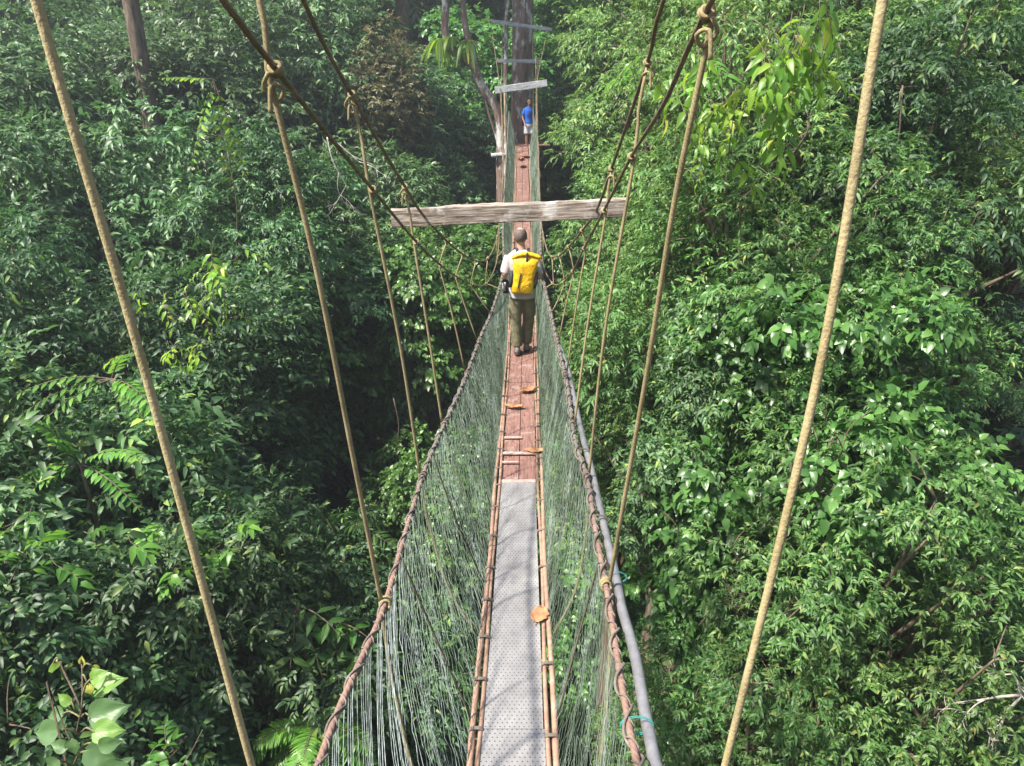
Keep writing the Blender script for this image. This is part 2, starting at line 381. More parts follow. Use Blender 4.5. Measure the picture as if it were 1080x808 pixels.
# tread plates
def strip(name, mat, y0, y1, x0, x1, th=.012, zo=0.0, wob=0.0, seg=.25):
    mb = MB(); n = max(2, int((y1 - y0) / seg) + 1); vs = []
    for i in range(n):
        Y = y0 + (y1 - y0) * i / (n - 1); c = xd(Y); z = zd(Y) + zo + wob * noise.noise(Vector((Y * 1.3, x0 * 9, 0)))
        vs += [(c + x0, Y, z), (c + x1, Y, z), (c + x1, Y, z - th), (c + x0, Y, z - th)]
    fs = [[i * 4 + k, (i + 1) * 4 + k, (i + 1) * 4 + (k + 1) % 4, i * 4 + (k + 1) % 4] for i in range(n - 1) for k in range(4)]
    fs += [[0, 1, 2, 3], [(n - 1) * 4 + k for k in (3, 2, 1, 0)]]
    mb.add(vs, fs); return mb.build(name, mat, bridge, smooth=False)
strip('tread_plate', M['plate'], -.6, 3.11, -.165, .165, .005, .012)
strip('tread_plate', M['plate'], 3.118, 6.36, -.162, .158, .005, .008)
strip('metal_edge', M['batten'], 6.36, 6.42, -.162, .162, .01, .012)
ys = 6.43
while ys < 25.0:
    L = random.uniform(1.1, 1.7) if ys > 8 else (.62 if ys < 6.9 else 1.1)
    L = min(L, 25.2 - ys)
    for s in (-1, 1):
        jit = random.uniform(-.03, .03)
        x0, x1 = (-.163, -.004) if s < 0 else (.004, .163)
        strip('plank', M['plank'], ys + .004, ys + L - .006, x0, x1, .025, random.uniform(-.004, .006), .006)
    ys += L
strip('batten', M['batten'], 7.0, 7.05, -.17, .17, .012, .026)
strip('batten', M['batten'], 7.42, 7.455, -.17, .02, .012, .026)
strip('batten', M['batten'], 6.78, 6.81, -.17, -.01, .012, .03)
strip('batten', M['batten'], 13.2, 13.25, -.17, .17, .012, .026)
# four edge rails (bamboo poles lashed along both sides)
for s in (-1, 1):
    for o, r in ((.183, .013), (.216, .017)):
        y = -1.0; 
        while y < 25:
            y2 = min(y + random.uniform(2.2, 3.2), 25.2)
            ysn = np.linspace(y - .1, y2 + .1, 26)
            pts = [(xd(t) + s * (o + .006 * math.sin(t * 2.1 + o * 90)), t, zd(t) + .006 + .008 * math.sin(t * 1.3 + o * 30)) for t in ysn]
            rr = [r * (1 + (.16 if int(t / .3) != int((t - .04) / .3) else 0)) for t in ysn]
            mb = MB(); mb.tube(pts, rr, 8); mb.build('edge_rail', M['rail'], bridge); y = y2
        if o > .2:
            t = .5
            while t < 25:
                mb = MB()
                c = np.array([xd(t) + s * .2, t, zd(t) + .006]); 
                for q in range(3):
                    a = np.linspace(0, 2 * math.pi, 13)
                    mb.tube([c + np.array([.040 * math.cos(k), q * .007 + .002 * math.sin(3 * k), .024 * math.sin(k)]) for k in a], .0045, 5, False)
                if t > .8 and t < 14: mb.build('lashing', M['twine'], bridge)
                t += random.uniform(.38, .62)
# hand ropes
for s in (-1, 1):
    mb = MB(); A = H[s].copy()
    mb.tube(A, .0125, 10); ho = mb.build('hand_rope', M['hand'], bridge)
    # twine wound round it and a second thinner rope
    mb = MB(); L = np.concatenate([[0], np.cumsum(np.linalg.norm(np.diff(A, axis=0), axis=1))])
    tot = L[-1]; n = int(min(tot, 16) / .012); t = np.linspace(0, min(tot, 16), n)
    P = np.stack([np.interp(t, L, A[:, k]) for k in range(3)], 1)
    ang = t * 2 * math.pi / .10 + np.sin(t * 5) * 1.2
    off = .0155 + .002 * np.sin(t * 37)
    Q = P + np.stack([np.cos(ang) * off, np.zeros(n), np.sin(ang) * off], 1); mb.tube(Q, .0035, 5)
    ang2 = -t * 2 * math.pi / .27 + np.sin(t * 3.3); off2 = .019 + .005 * np.abs(np.sin(t * 9))
    if s > 0:
        Q = P + np.stack([np.cos(ang2) * off2, np.zeros(n), np.sin(ang2) * off2], 1); mb.tube(Q, .006, 5)
    else:
        Q = P + np.stack([np.cos(ang2) * .017, np.zeros(n), np.sin(ang2) * .017], 1); mb.tube(Q, .0045, 5)
    mb.build('wrapping_twine', M['twine'], ho)
# main cables
CAB = {
 'A': [(-.72, -3.0, 2.2), (-.68, -1.0, 1.36), (-.67, .8, .62), at(235, 0, 1.99), at(290, 72, 2.35), at(393, 200, 4.0), at(439, 255, 5.1), at(465, 280, 6.4), at(482, 292, 7.5), at(501, 301, 9.0), at(514, 298, 10), at(524, 275, 12), at(527, 240, 14), at(530, 180, 18), at(529, 110, 22), at(530, 26, 25.75)],
 'B': [(-1.0, -3.0, 4.6), (-.93, -1.0, 3.2), (-.86, 1.2, 1.72), (-.80, 2.35, .93), at(320, 0, 3.39), at(371, 100, 4.0), at(427, 197, 5.1), at(447, 228, 5.76), at(471, 254, 6.4), at(488, 268, 7.5), at(503, 275, 8.8), at(515, 272, 10), at(524, 252, 12), at(528, 222, 14), at(531, 165, 18), at(527, 92, 22), at(517, 22, 25.2)],
 'D': [(.60, -3.0, 2.5), (.57, -1.0, 1.55), (.555, .8, .80), at(749, 4, 2.3), at(700, 110, 3.1), at(666, 165, 4.0), at(637, 222, 5.1), at(616, 262, 6.4), at(604, 286, 7.5), at(592, 299, 9.0), at(582, 298, 10), at(573, 278, 12), at(570, 240, 14), at(568, 180, 18), at(566, 110, 22), at(564, 30, 25.75)],
 'C': [(.85, -3.0, 4.4), (.80, -1.0, 3.1), (.74, 1.2, 1.70), (.70, 2.35, .98), at(700, 0, 3.58), at(683, 66, 4.0), at(645, 178, 5.1), at(629, 222, 5.76), at(614, 243, 6.4), at(600, 260, 7.5), at(588, 270, 9.0), at(579, 268, 10.5), at(573, 248, 12), at(570, 222, 14), at(568, 165, 18), at(566, 92, 22), at(578, 30, 25.2)],
}
CP_ = {k: spline(v, .12) for k, v in CAB.items()}
def cab(k, Y):
    A = CP_[k]; return np.array([np.interp(Y, A[:, 1], A[:, 0]), Y, np.interp(Y, A[:, 1], A[:, 2])])
for k in 'ABCD':
    mb = MB(); mb.tube(CP_[k], .0088 if k in 'AD' else .0098, 9); mb.build('main_cable', M['cable'], bridge)
def coil(mb, c, axis, rad, r, turns=3, pitch=.02, n=12):
    axis = np.asarray(axis, float) / np.linalg.norm(axis); a = np.cross(axis, [0, 0, 1.0]); a /= np.linalg.norm(a) + 1e-9; b = np.cross(axis, a)
    t = np.linspace(0, turns, int(turns * n) + 1)
    mb.tube([c + axis * (x - turns / 2) * pitch + (a * math.cos(2 * math.pi * x) + b * math.sin(2 * math.pi * x)) * (rad + .002 * math.sin(x * 9)) for x in t], r, 7)
stations = [1.2, 2.35, 4.0, 5.1, 6.4, 7.5, 8.7, 9.9, 12.2, 13.6, 15.0, 16.6, 18.2, 20, 21.8]
near_top = {(-1, 1.2): (-.72, .5), (1, 1.2): (.56, .6)}
for s in (-1, 1):
    up, lowk = ('B', 'A') if s < 0 else ('C', 'D')
    for Y in stations:
        r = .0092 if Y < 3 else .0085 if Y < 6 else .0070
        hy = Y + (.36 if s < 0 else .52) if Y == 2.35 else Y + .15 if Y == 4.0 else Y
        U, Lw, Hh, Ee = cab(up, Y), cab(lowk, Y), hand(s, hy), edge(s, Y, .235)
        if Y == 1.2:
            if s < 0: Lw = np.array([-.672, 1.2, .35]); Hh = np.array([-.50, 1.2, zd(1.2) + 1.1]); mid = [at(38, 0, 1.2), at(155, 400, 1.21), at(265, 806, 1.2)]
            else: Lw = np.array([.535, 1.2, .4]); Hh = np.array([.405, 1.2, zd(1.2) + 1.1]); mid = [at(931, 0, 1.2), at(862, 400, 1.195), at(765, 806, 1.2)]
            mat = M['hang_near']; r = .0078
            pts = spline([U, Lw] + mid + [Hh], .05)
        else:
            side = np.array([s * .016, 0, 0])
            bow = .012 * math.sin(Y * 7.3 + s)
            if Y == 2.35:
                extra = [at(279 if s < 0 else 752, 25 if s < 0 else -30, 2.35)]
                midp = [at(333, 280, 2.42), at(372, 480, 2.55)] if s < 0 else [at(712, 210, 2.45), at(681, 400, 2.62)]
                pts = spline([U] + extra + [Lw + side * 1.3] + midp + [Hh + side], .05)
            elif Y > 6:
                q = Lw + side; e = Hh + side; pts = np.array([U - (0, 0, .01), U * .5 + q * .5, q] + [q * (1 - k) + e * k + (bow * math.sin(k * 3.14), 0, 0) for k in (.2, .4, .6, .8, 1)])
            else:
                pts = spline([U - (0, 0, .01), (U * .5 + Lw * .5) + (bow * .4, 0, 0), Lw + side, Lw * .5 + Hh * .5 + (bow, bow, 0), Hh + side], .08)
            mat = M['hang']
        mb = MB(); mb.tube(pts, r, 9); ho = mb.build('hanger_rope', mat, bridge)
        # knots: on the upper cable, on the lower cable, on the hand rope
        if Y < 13:
            for kk, (c, k) in enumerate(((U, up), (Lw, lowk))):
                if Y == 1.2: continue
                ax = cab(k, Y + .1) - cab(k, Y - .1)
                mb = MB(); coil(mb, c, ax, .009 + r * .7, r * (.75 if Y < 6 else .7), 2.3, .014)
                dn = np.array([0, 0, -1.0]); p0 = c + np.array([s * .02, 0, -.02])
                if (kk == 0 and Y < 6) or Y == 2.35:
                    mb.tube(spline([c + (s * .012, -.03, -.012), c + (s * .034, -.012, -.05), c + (s * .004, .01, -.085), c + (-s * .020, .0, -.055), c + (s * .010, -.02, -.045), c + (s * .02, -.024, -.12)], .012), r * .72, 7)
                mb.build('knot', mat, ho)
            mb = MB(); coil(mb, Hh, (0, 1, -.1), .016 + r * .6, r * .7, 3.2, .016); mb.build('knot', M['twine'] if Y > 3 else mat, ho)
        # lower tie from the hand rope down to the deck edge, outside the net
        a, b = Hh + (s * .02, 0, -.01), Ee + (s * .012, 0, -.01)
        mb = MB(); mb.tube(spline([a, a * .66 + b * .34 + (s * (.012 + .05 * (Y < 4.5)), .03, 0), a * .3 + b * .7 + (s * (.01 + .06 * (Y < 4.5)), -.02, 0), b], .08), .009 if Y < 4.5 else .0065, 7)
        mb.build('side_tie', M['tie'] if Y < 4.5 else M['darktie'], bridge)
for s in (-1, 1):
    for Y in (3.2, 4.6, 5.75, 6.9, 8.1, 9.3, 10.8, 11.5, 12.9, 14.3, 15.8, 17.4, 19, 21):
        a, b = hand(s, Y) + (s * .012, 0, -.01), edge(s, Y, .235)
        mb = MB(); mb.tube(spline([a, a * .5 + b * .5 + (s * .01, random.uniform(-.05, .05), 0), b], .1), .0055, 6); mb.build('side_tie', M['darktie'], bridge)
# cross beams
def beam(pl, pr, h, d, mat, name='cross_beam', worn=.006):
    pl, pr = np.asarray(pl), np.asarray(pr); L = np.linalg.norm(pr - pl); n = 60
    ring = [(-.5, -.5), (-.42, -.58), (.42, -.58), (.5, -.5), (.5, .5), (.42, .58), (-.42, .58), (-.5, .5)]
    vs = []
    for i in range(n + 1):
        x = i / n * L
        for j, (a, b) in enumerate(ring):
            w = worn * (noise.noise(Vector((x * 3, j * 1.7, L))) + .6 * noise.noise(Vector((x * 14, j * 3.1, 2))))
            vs.append((x - L / 2, a * d + w * (1 if a > 0 else -1), b * .88 * h + w * (1 if b > 0 else -1)))
    fs = [[i * 8 + k, i * 8 + (k + 1) % 8, (i + 1) * 8 + (k + 1) % 8, (i + 1) * 8 + k] for i in range(n) for k in range(8)]
    fs += [list(range(8))[::-1], [n * 8 + k for k in range(8)]]
    mb = MB(); mb.add(vs, fs); o = mb.build(name, mat, bridge, smooth=False)
    dr = Vector(pr - pl).normalized(); z = Vector((0, 0, 1)); y = z.cross(dr).normalized(); z = dr.cross(y)
    mtx = Matrix((dr, y, z)).transposed().to_4x4(); mtx.translation = Vector((pl + pr) / 2); o.matrix_basis = mtx
    return o
beam(at(413, 230, 5.8), at(661, 219, 5.8), .135, .075, M['beam'], worn=.009)
beam(at(522, 95.5, 22.0), at(577, 87.5, 22.0), .17, .07, M['beam_grey'])
beam(at(524, 64, 25.1), at(571, 65, 25.1), .10, .06, M['beam_grey'])
beam(at(519, 22.5, 25.1), at(582, 31.5, 25.1), .10, .07, M['beam_grey'])
# nets
def net(s):
    h = MB(); Vs = []; Fs = []; base = 0
    def strand(P, r):
        nonlocal base
        m = len(P); T = np.gradient(P, axis=0); T /= np.linalg.norm(T, axis=1)[:, None] + 1e-9
        a = np.cross(T, np.array([0.3, 1, .2])); a /= np.linalg.norm(a, axis=1)[:, None] + 1e-9; b = np.cross(T, a)
        ring = np.stack([P + a * r, P + (-.5 * a + .87 * b) * r, P + (-.5 * a - .87 * b) * r], 1).reshape(-1, 3)
        i = np.arange(m - 1)[:, None] * 3; k = np.arange(3)[None]; k2 = (k + 1) % 3
        f = np.stack([i + k, i + k2, i + 3 + k2, i + 3 + k], -1).reshape(-1, 4) + base
        Vs.append(ring); Fs.append(f); base += len(ring)
    loose = lambda Y: max(0.0, min(1.0, (3.6 - Y) / .9)) * (1.0 if s < 0 else .5)
    pw = lambda Y: 1.0 + max(0.0, min(1.0, (5.4 - Y) / 2.2)) * (.9 if s < 0 else .4)
    Y = .2; j = 0; out = []
    while Y < 25.2:
        sp = .027 if Y < 4.5 else .021 if Y < 12 else .032
        K = 22 if Y < 4.5 else 24 if Y < 12 else 16
        r = .0011 if Y < 4.5 else .0014 if Y < 9 else .0021 if Y < 16 else .0034
        lo = loose(Y)
        if lo > .4 and rng.random() < .30 * lo * (1 + math.sin(Y * 31)): Y += sp; j += 1; continue
        v = np.linspace(0, 1, K + 1)
        zig = ((-1.0) ** (np.arange(K + 1) + j)) * sp * .5 * (1 - .92 * lo)
        yy = Y + zig + rng.normal(0, sp * (.14 - .07 * lo), K + 1) + lo * .012 * math.sin(Y * 19) * v + .012 * np.sin(v * 9 + Y * 2.7)
        Hx = np.array([hand(s, q) for q in (Y,)])[0]; E = edge(s, Y)
        lean = (.85 if s < 0 else .5) * max(0.0, min(1.0, (8 - Y) / 4)) + .12
        hx = np.interp(yy, *_hx[s]); hz = np.interp(yy, *_hz[s]); yy = yy - lean * v * (1 + .12 * math.sin(Y * 13))
        ex = np.interp(yy, _cx[:, 0], _cx[:, 1]) + s * .228; ez = -3.76 + .008 * (yy - 11) ** 2 + .012
        bul = .03 * np.sin(v * math.pi) * math.sin(Y * 1.7 + s) + rng.normal(0, .004, K + 1)
        vx = v ** pw(Y)
        P = np.stack([hx * (1 - vx) + ex * vx + s * bul * (1 - .8 * lo), yy, hz * (1 - v) + ez * v - .012 * (1 - v) - lo * .10 * np.sin(v * math.pi)], 1)
        if lo > .5 and rng.random() < .15: P = P[:int(K * rng.uniform(.3, .9))]
        if len(P) > 3: strand(P, r * (1.7 if lo > .5 and rng.random() < .4 else 1.25 if lo > .5 else 1))
        Y += sp; j += 1
    # knotted cross runs
    Y = .3
    for c in range(int(170 if s < 0 else 200)):
        y0 = rng.uniform(3.4 if s < 0 else 1.2, 9); v0 = rng.uniform(.05, .95); L = rng.uniform(.15, .45); m = 14; pq = pw(y0 + L / 2)
        yy = np.linspace(y0, y0 + L, m); v = np.clip(v0 + rng.uniform(-.25, .25) * np.linspace(0, 1, m) + rng.normal(0, .008, m), 0, 1)
        hx = np.interp(yy, *_hx[s]); hz = np.interp(yy, *_hz[s]); ex = np.interp(yy, _cx[:, 0], _cx[:, 1]) + s * .228; ez = -3.76 + .008 * (yy - 11) ** 2
        bul = .03 * np.sin(v * math.pi) * np.sin(yy * 1.7 + s)
        vx = v ** pq
        strand(np.stack([hx * (1 - vx) + ex * vx + s * (bul + .004), yy, hz * (1 - v) + ez * v], 1), .0013)
    me = np_mesh('side_net', np.concatenate(Vs), np.concatenate(Fs), 4, M['net'])
    me.materials.append(M['net_near'])
    n = len(me.polygons); cen = np.zeros(n * 3, np.float32); me.polygons.foreach_get('center', cen); cy = cen[1::3]
    lim = 3.9 if s < 0 else 2.6
    mi = ((cy + rng.normal(0, .5, n)) < lim - .8).astype(np.int32); me.polygons.foreach_set('material_index', mi)
    return link('side_net', me, bridge)
_hx = {}; _hz = {}
for s in (-1, 1):
    A = H[s][np.argsort(H[s][:, 1])]; _hx[s] = (A[:, 1], A[:, 0]); _hz[s] = (A[:, 1], A[:, 2])
for s in (-1, 1): net(s)

# grey conduit along the right hand rope
pp = [(692, 808), (687, 785), (679, 744), (669, 688), (656, 642), (651, 615), (639, 563), (631, 528), (624, 496), (613, 454), (606, 422), (600, 393), (592, 370), (584, 345), (579, 322), (575, 305)]
PP = [hand_at(x, y, 1.07) for x, y in pp]
pre = [PP[0] + (PP[0] - PP[1]) * k for k in (14, 9, 5, 2)]
for q, p in enumerate(pre): p[0] = PP[0][0] + .004 * q; p[2] = zd(p[1]) + 1.07
pipeP = spline(pre[::1] + PP, .05)
pipe = empty('conduit_pipe', tuple(PP[3]), 'grey plastic pipe lashed along the right hand rope of the footbridge', 'pipe')
def local(o, arr): return np.asarray(arr) - np.array(o.location)
mb = MB(); mb.tube(local(pipe, pipeP), .0215, 16); mb.build('tube', M['pipe'], pipe)
for (x, y, mt, rr) in ((681, 769, 'teal', .0016), (655, 612, 'teal', .0011), (636, 552, 'darktie', .003), (619, 480, 'darktie', .003), (603, 408, 'darktie', .003), (588, 358, 'darktie', .0035)):
    c = hand_at(x, y, 1.07); hh = hand(1, c[1]); mb = MB(); cc = (c + hh) / 2; half = np.linalg.norm(c - hh) / 2 + .023
    for q in range(2):
        mb.tube(local(pipe, [cc + np.array([half * math.cos(a), .006 * q + .01 * math.sin(a), .027 * math.sin(a)]) for a in np.linspace(0, 6.283, 25)]), rr, 6, False)
    mb.build('string_tie', M[mt], pipe)

# far platform beyond the end of the walkway
plat = empty('tree_platform', (.45, 26, zd(25.4)), 'small wooden landing on poles round the far trunk at the bridge end', 'platform')
z0 = zd(25.4)
mb = MB()
for k in range(11): mb.box((.0 + .01 * math.sin(k * 5), -.75 + k * .16, -.02), (1.5, .145, .03), bev=.004)
mb.build('deck_board', M['plank'], plat)
def pole(px0, py0, px1, py1, Y0, Y1, r, name='pole', mt='beam_grey'):
    mb = MB(); mb.tube(local(plat, spline([at(px0, py0, Y0), at((px0 + px1) / 2, (py0 + py1) / 2 + .5, (Y0 + Y1) / 2), at(px1, py1, Y1)], .4)), r, 8); mb.build(name, M[mt], plat)
pole(518, 164, 542, 162, 25.0, 25.0, .07); pole(562, 158, 604, 162, 25.4, 25.8, .05, 'pole', 'bark'); pole(590, 163, 622, 167, 25.9, 26.4, .045, 'pole', 'palebranch')
pole(563, 129, 600, 131, 25.4, 27, .03, 'guy_cable', 'cable'); pole(600, 131, 662, 138, 27, 29.5, .03, 'guy_cable', 'cable')
pole(562, 36, 563, 166, 25.2, 25.2, .022, 'guard_rope', 'hang'); pole(567, 60, 566.5, 175, 24.9, 24.9, .025, 'guard_rope', 'hang'); pole(532, 96, 535, 178, 24.4, 24.4, .025, 'guard_rope', 'hang')
for k in (-.7, .7):
    mb = MB(); mb.tube([(k, -.7, -.05), (k, 1.0, -.05)], .06, 8); mb.tube([(k, -.6, -.05), (-.25, .3, -1.8)], .05, 8); mb.build('support_pole', M['bark'], plat)

# ------------------------------------------------------------------ fallen leaves on the deck
def dead_leaf(px, py, w, l, rz, label, curl=.3):
    d = ray(px, py); Y = next(y for y in np.arange(1, 25, .01) if d[2] / d[1] * y <= zd(y) + .02)
    c = np.array([d[0] / d[1] * Y, Y, zd(Y) + .018])
    vs = []; fs = []; uv = []; nx, ny = 7, 11
    for j in range(ny):
        t = j / (ny - 1); wid = w * .5 * (math.sin(math.pi * min(1, t * .93 + .05)) ** .6) * (1 + .16 * math.sin(t * 23))
        for i in range(nx):
            a = (i / (nx - 1) - .5) * 2; x = a * wid; yv = (t - .5) * l
            vs.append((x, yv, .012 + curl * (abs(a) ** 2) * w * .35 + .25 * curl * l * (t - .5) ** 2 + .006 * math.sin(a * 7 + t * 9)))
    fs = [[j * nx + i, j * nx + i + 1, (j + 1) * nx + i + 1, (j + 1) * nx + i] for j in range(ny - 1) for i in range(nx - 1)]
    mb = MB(); mb.add(vs, fs); mb.tube([(0, -l / 2, .01), (0, -l / 2 - l * .2, .012)], .003, 5)
    o = mb.build('dead_leaf', M['deadleaf']); o.location = tuple(c); o.rotation_euler = (0, 0, rz)
    md = o.modifiers.new('thick', 'SOLIDIFY'); md.thickness = .0012
    return tag(o, label, 'leaf', 'fallen leaves lying on the walkway')
dead_leaf(569, 650, .12, .16, -.3, 'large orange dead leaf at the right edge of the grey metal plate', .2)
dead_leaf(564, 477, .10, .20, 1.5, 'curled tan dead leaf on the planks just beyond the metal plate', .5)
dead_leaf(557, 413, .13, .22, -1.1, 'pointed orange dead leaf on the planks nearest the man behind him', .6)
dead_leaf(542, 430, .09, .22, 1.45, 'thin dead leaf on the left plank between two others', .5)
k = 0
for (px, py, lb) in ((549, 168, 'yellow brown dead leaf in the heap at the far end of the walkway, left one'), (554, 166, 'yellow brown dead leaf in the heap at the far end of the walkway, right one'), (551, 176, 'orange dead leaf on the far planks just before the leaf heap')):
    dead_leaf(px, py, .2, .28, k * 1.3, lb, .6); k += 1

# ------------------------------------------------------------------ people
def person_mods(o, vox, sm=4):
    r = o.modifiers.new('remesh', 'REMESH'); r.mode = 'VOXEL'; r.voxel_size = vox; r.use_smooth_shade = True
    if sm: m = o.modifiers.new('smooth', 'SMOOTH'); m.factor = .5; m.iterations = sm
def hand_mb(mb, wrist, d, up, side, s=1.0):
    """palm, four unequal curled fingers and a thumb from its side; d = direction, up = back of hand, side = thumb side"""
    wrist, d, up, side = [np.asarray(a, float) for a in (wrist, d, up, side)]
    palm = wrist + d * .045 * s
    mb.tube([wrist - d * .01, wrist + d * .03 * s, wrist + d * .085 * s], [.024 * s, .034 * s, .034 * s], 10)
    for i, L in enumerate((.075, .085, .078, .06)):
        b = wrist + d * .078 * s + side * (.030 - .020 * i) * s
        p1 = b + d * L * .42 * s - up * .008 * s; p2 = p1 + (d * .25 - up * .75) * L * .35 * s; p3 = p2 + (-d * .5 - up * .5) * L * .28 * s
        mb.tube([b, p1, p2, p3], [.0095 * s, .009 * s, .0085 * s, .007 * s], 8)
    t0 = wrist + d * .03 * s + side * .028 * s
    mb.tube([t0, t0 + (d * .5 + side * .7 - up * .3) * .035 * s, t0 + (d * .8 + side * .5 - up * .7) * .062 * s], [.013 * s, .0105 * s, .009 * s], 8)
def head_mb(mb, c, s=1.0):
    """head facing +y, centre c"""
    x, y, z = c
    mb.ball((x, y - .012 * s, z + .025 * s), (.076 * s, .096 * s, .098 * s), 18, 12)
    mb.ball((x, y + .018 * s, z - .045 * s), (.058 * s, .070 * s, .072 * s), 16, 10)
    mb.tube([(x, y + .088 * s, z + .02 * s), (x, y + .108 * s, z - .018 * s)], [.008 * s, .015 * s], 8)
    mb.tube([(x - .022 * s, y + .086 * s, z - .052 * s), (x + .022 * s, y + .086 * s, z - .052 * s)], .007 * s, 8)
    for q in (-1, 1):
        mb.ball((x + q * .079 * s, y - .004 * s, z - .002 * s), (.010 * s, .02 * s, .032 * s), 10, 8)
        mb.ball((x + q * .03 * s, y + .078 * s, z + .012 * s), (.012 * s, .010 * s, .008 * s), 8, 6)

def build_man():
    Y = 10.4; root = empty('person', (xd(Y) + .0, Y, zd(Y) + .03), 'balding man seen from behind in grey T-shirt and olive trousers wearing a yellow backpack', 'person')
    mb = MB()
    hx = -.03
    # trunk, neck, head
    mb.loft([(0, 0, .86, .155, .105), (0, 0, .95, .165, .11), (0, .0, 1.05, .15, .10), (-.005, .01, 1.2, .165, .11), (-.01, .01, 1.34, .185, .115), (-.012, 0, 1.42, .17, .095), (-.015, .0, 1.47, .10, .075)], 24)
    mb.tube([(-.015, 0, 1.44), (-.02, .012, 1.53), (hx, .02, 1.58)], [.066, .058, .058], 14)
    head_mb(mb, (hx, .03, 1.650), 1.10)
    for q in (-1, 1):
        hip = (q * .085, 0, .90); knee = (q * .088 + (.01 if q > 0 else -.005), .09 if q > 0 else -.01, .48); ank = (q * .062, -.01 + .15 * (q > 0), .09)
        mb.tube(spline([hip, knee, ank], .08), np.interp(np.linspace(0, 1, len(spline([hip, knee, ank], .08))), [0, .45, .55, .7, 1], [.088, .062, .056, .056, .038]), 12)
        mb.tube([(q * .062, -.03 + .15 * (q > 0), .05), (q * .085, .17 + .15 * (q > 0), .035)], [.036, .03], 10)
        sh = np.array([q * .175 - .01, 0, 1.40]); el = np.array([q * .242 - .01, -.04, 1.13]); wr = np.array([q * .215 - .01, .19, 1.13])
        P = spline([sh, el, wr], .05); mb.tube(P, np.interp(np.linspace(0, 1, len(P)), [0, .2, .52, .65, 1], [.058, .052, .042, .043, .028]), 12)
        hand_mb(mb, wr, (0, 1, -.02), (0, 0, 1), (-q, 0, 0), 1.0)
    body = mb.build('body', M['skin'], root); person_mods(body, .0065, 5)
    # hair: close cropped sides and back, bare crown
    mb = MB(); c = (hx, .03, 1.655)
    n, m = 26, 14; vs = []; fs = []
    for j in range(m):
        e = -.75 + j / (m - 1) * 1.72
        for i in range(n):
            a = math.pi + (i / (n - 1)) * math.pi    # round the back
            ex = a - .12 + .24 * i / (n - 1)
            k = 1.055 + .012 * noise.noise(Vector((i * .7, j * .7, 0)))
            vs.append((c[0] + .086 * k * math.cos(ex) * math.cos(e), c[1] - .012 + .107 * k * math.sin(ex) * math.cos(e), c[2] + .025 + .108 * k * math.sin(e)))
    fs = [[j * n + i, j * n + i + 1, (j + 1) * n + i + 1, (j + 1) * n + i] for j in range(m - 1) for i in range(n - 1)]
    mb.add(vs, fs); hr = mb.build('hair', M['stubble'], root); sm = hr.modifiers.new('t', 'SOLIDIFY'); sm.thickness = .006; sm.offset = -1
    # shirt
    mb = MB()
    mb.loft([(0, -.005, .825, .188, .134), (0, -.005, .93, .190, .134), (0, .0, 1.05, .18, .125), (-.005, .01, 1.2, .188, .13), (-.01, .01, 1.34, .205, .135), (-.012, 0, 1.42, .185, .112), (-.015, .0, 1.475, .115, .09), (-.017, .0, 1.495, .078, .072)], 26)
    for q in (-1, 1):
        sh = np.array([q * .165 - .01, 0, 1.395]); el = np.array([q * .232 - .01, -.03, 1.17])
        P = spline([sh, sh * .5 + el * .5 + (q * .008, 0, 0), el], .03); mb.tube(P, np.interp(np.linspace(0, 1, len(P)), [0, .5, 1], [.076, .070, .072]), 14)
    o = mb.build('shirt', M['shirt'], root); person_mods(o, .010, 3)
    # trousers
    mb = MB()
    mb.loft([(0, 0, .80, .165, .118), (0, 0, .90, .178, .124), (0, 0, .985, .172, .120)], 24)
    for q in (-1, 1):
        f = .09 if q > 0 else 0.0
        P = spline([(q * .083, 0, .90), (q * .09, f * .5, .66), (q * .092, f, .48), (q * .078, f * 1.3 - .01, .30), (q * .066, -.02 + .15 * (q > 0), .11)], .04)
        mb.tube(P, np.interp(np.linspace(0, 1, len(P)), [0, .3, .55, .8, 1], [.10, .094, .082, .078, .080]) * (1 + .02 * np.sin(np.arange(len(P)) * 2.1)), 14)
        mb.box((q * .178, f, .62), (.03, .13, .17), bev=.01)
    o = mb.build('trousers', M['olive'], root); person_mods(o, .011, 2)
    for q in (-1, 1):
        yo = .15 * (q > 0)
        mb = MB(); mb.loft([(q * .065, .03 + yo, .012, .045, .13), (q * .066, .03 + yo, .045, .047, .135), (q * .066, .0 + yo, .075, .043, .10), (q * .066, -.03 + yo, .115, .042, .052)], 18)
        sh = mb.build('shoe', M['shoe'], root); mb = MB(); mb.loft([(q * .065, .03 + yo, -.012, .048, .136), (q * .065, .03 + yo, .014, .049, .139)], 18); mb.build('sole', M['sole'], sh)
    # backpack (held thing)
    bp = empty('backpack', tuple(np.array(root.location) + (-.005, -.135, 1.0)), 'yellow roll-top dry bag backpack worn by the man on the bridge', 'backpack')
    nx, nz = 14, 22; vs = []
    rings = []
    def wdt(t): return .150 + .02 * t + (.035 * max(0, (t - .72) / .28) ** 1.5)
    def dpt(t): return .085 * (1 - max(0, (t - .7) / .3) ** 1.6 * .9) * (1 - .25 * max(0, (.12 - t) / .12))
    vs = []; n = 28
    for j in range(nz):
        t = j / (nz - 1)
        for k in range(n):
            a = 2 * math.pi * k / n; c_, s_ = math.cos(a), math.sin(a)
            x = (wdt(t)) * math.copysign(abs(c_) ** .6, c_) ; y = dpt(t) * math.copysign(abs(s_) ** .7, s_)
            x += .010 * noise.noise(Vector((x * 9, t * 6, 1))); y += .014 * noise.noise(Vector((x * 9, t * 7, 4)))
            vs.append((x + .035 * t, y - .03, -.02 + t * .47 - .03 * (abs(c_) * max(0, t - .8) * 3)))
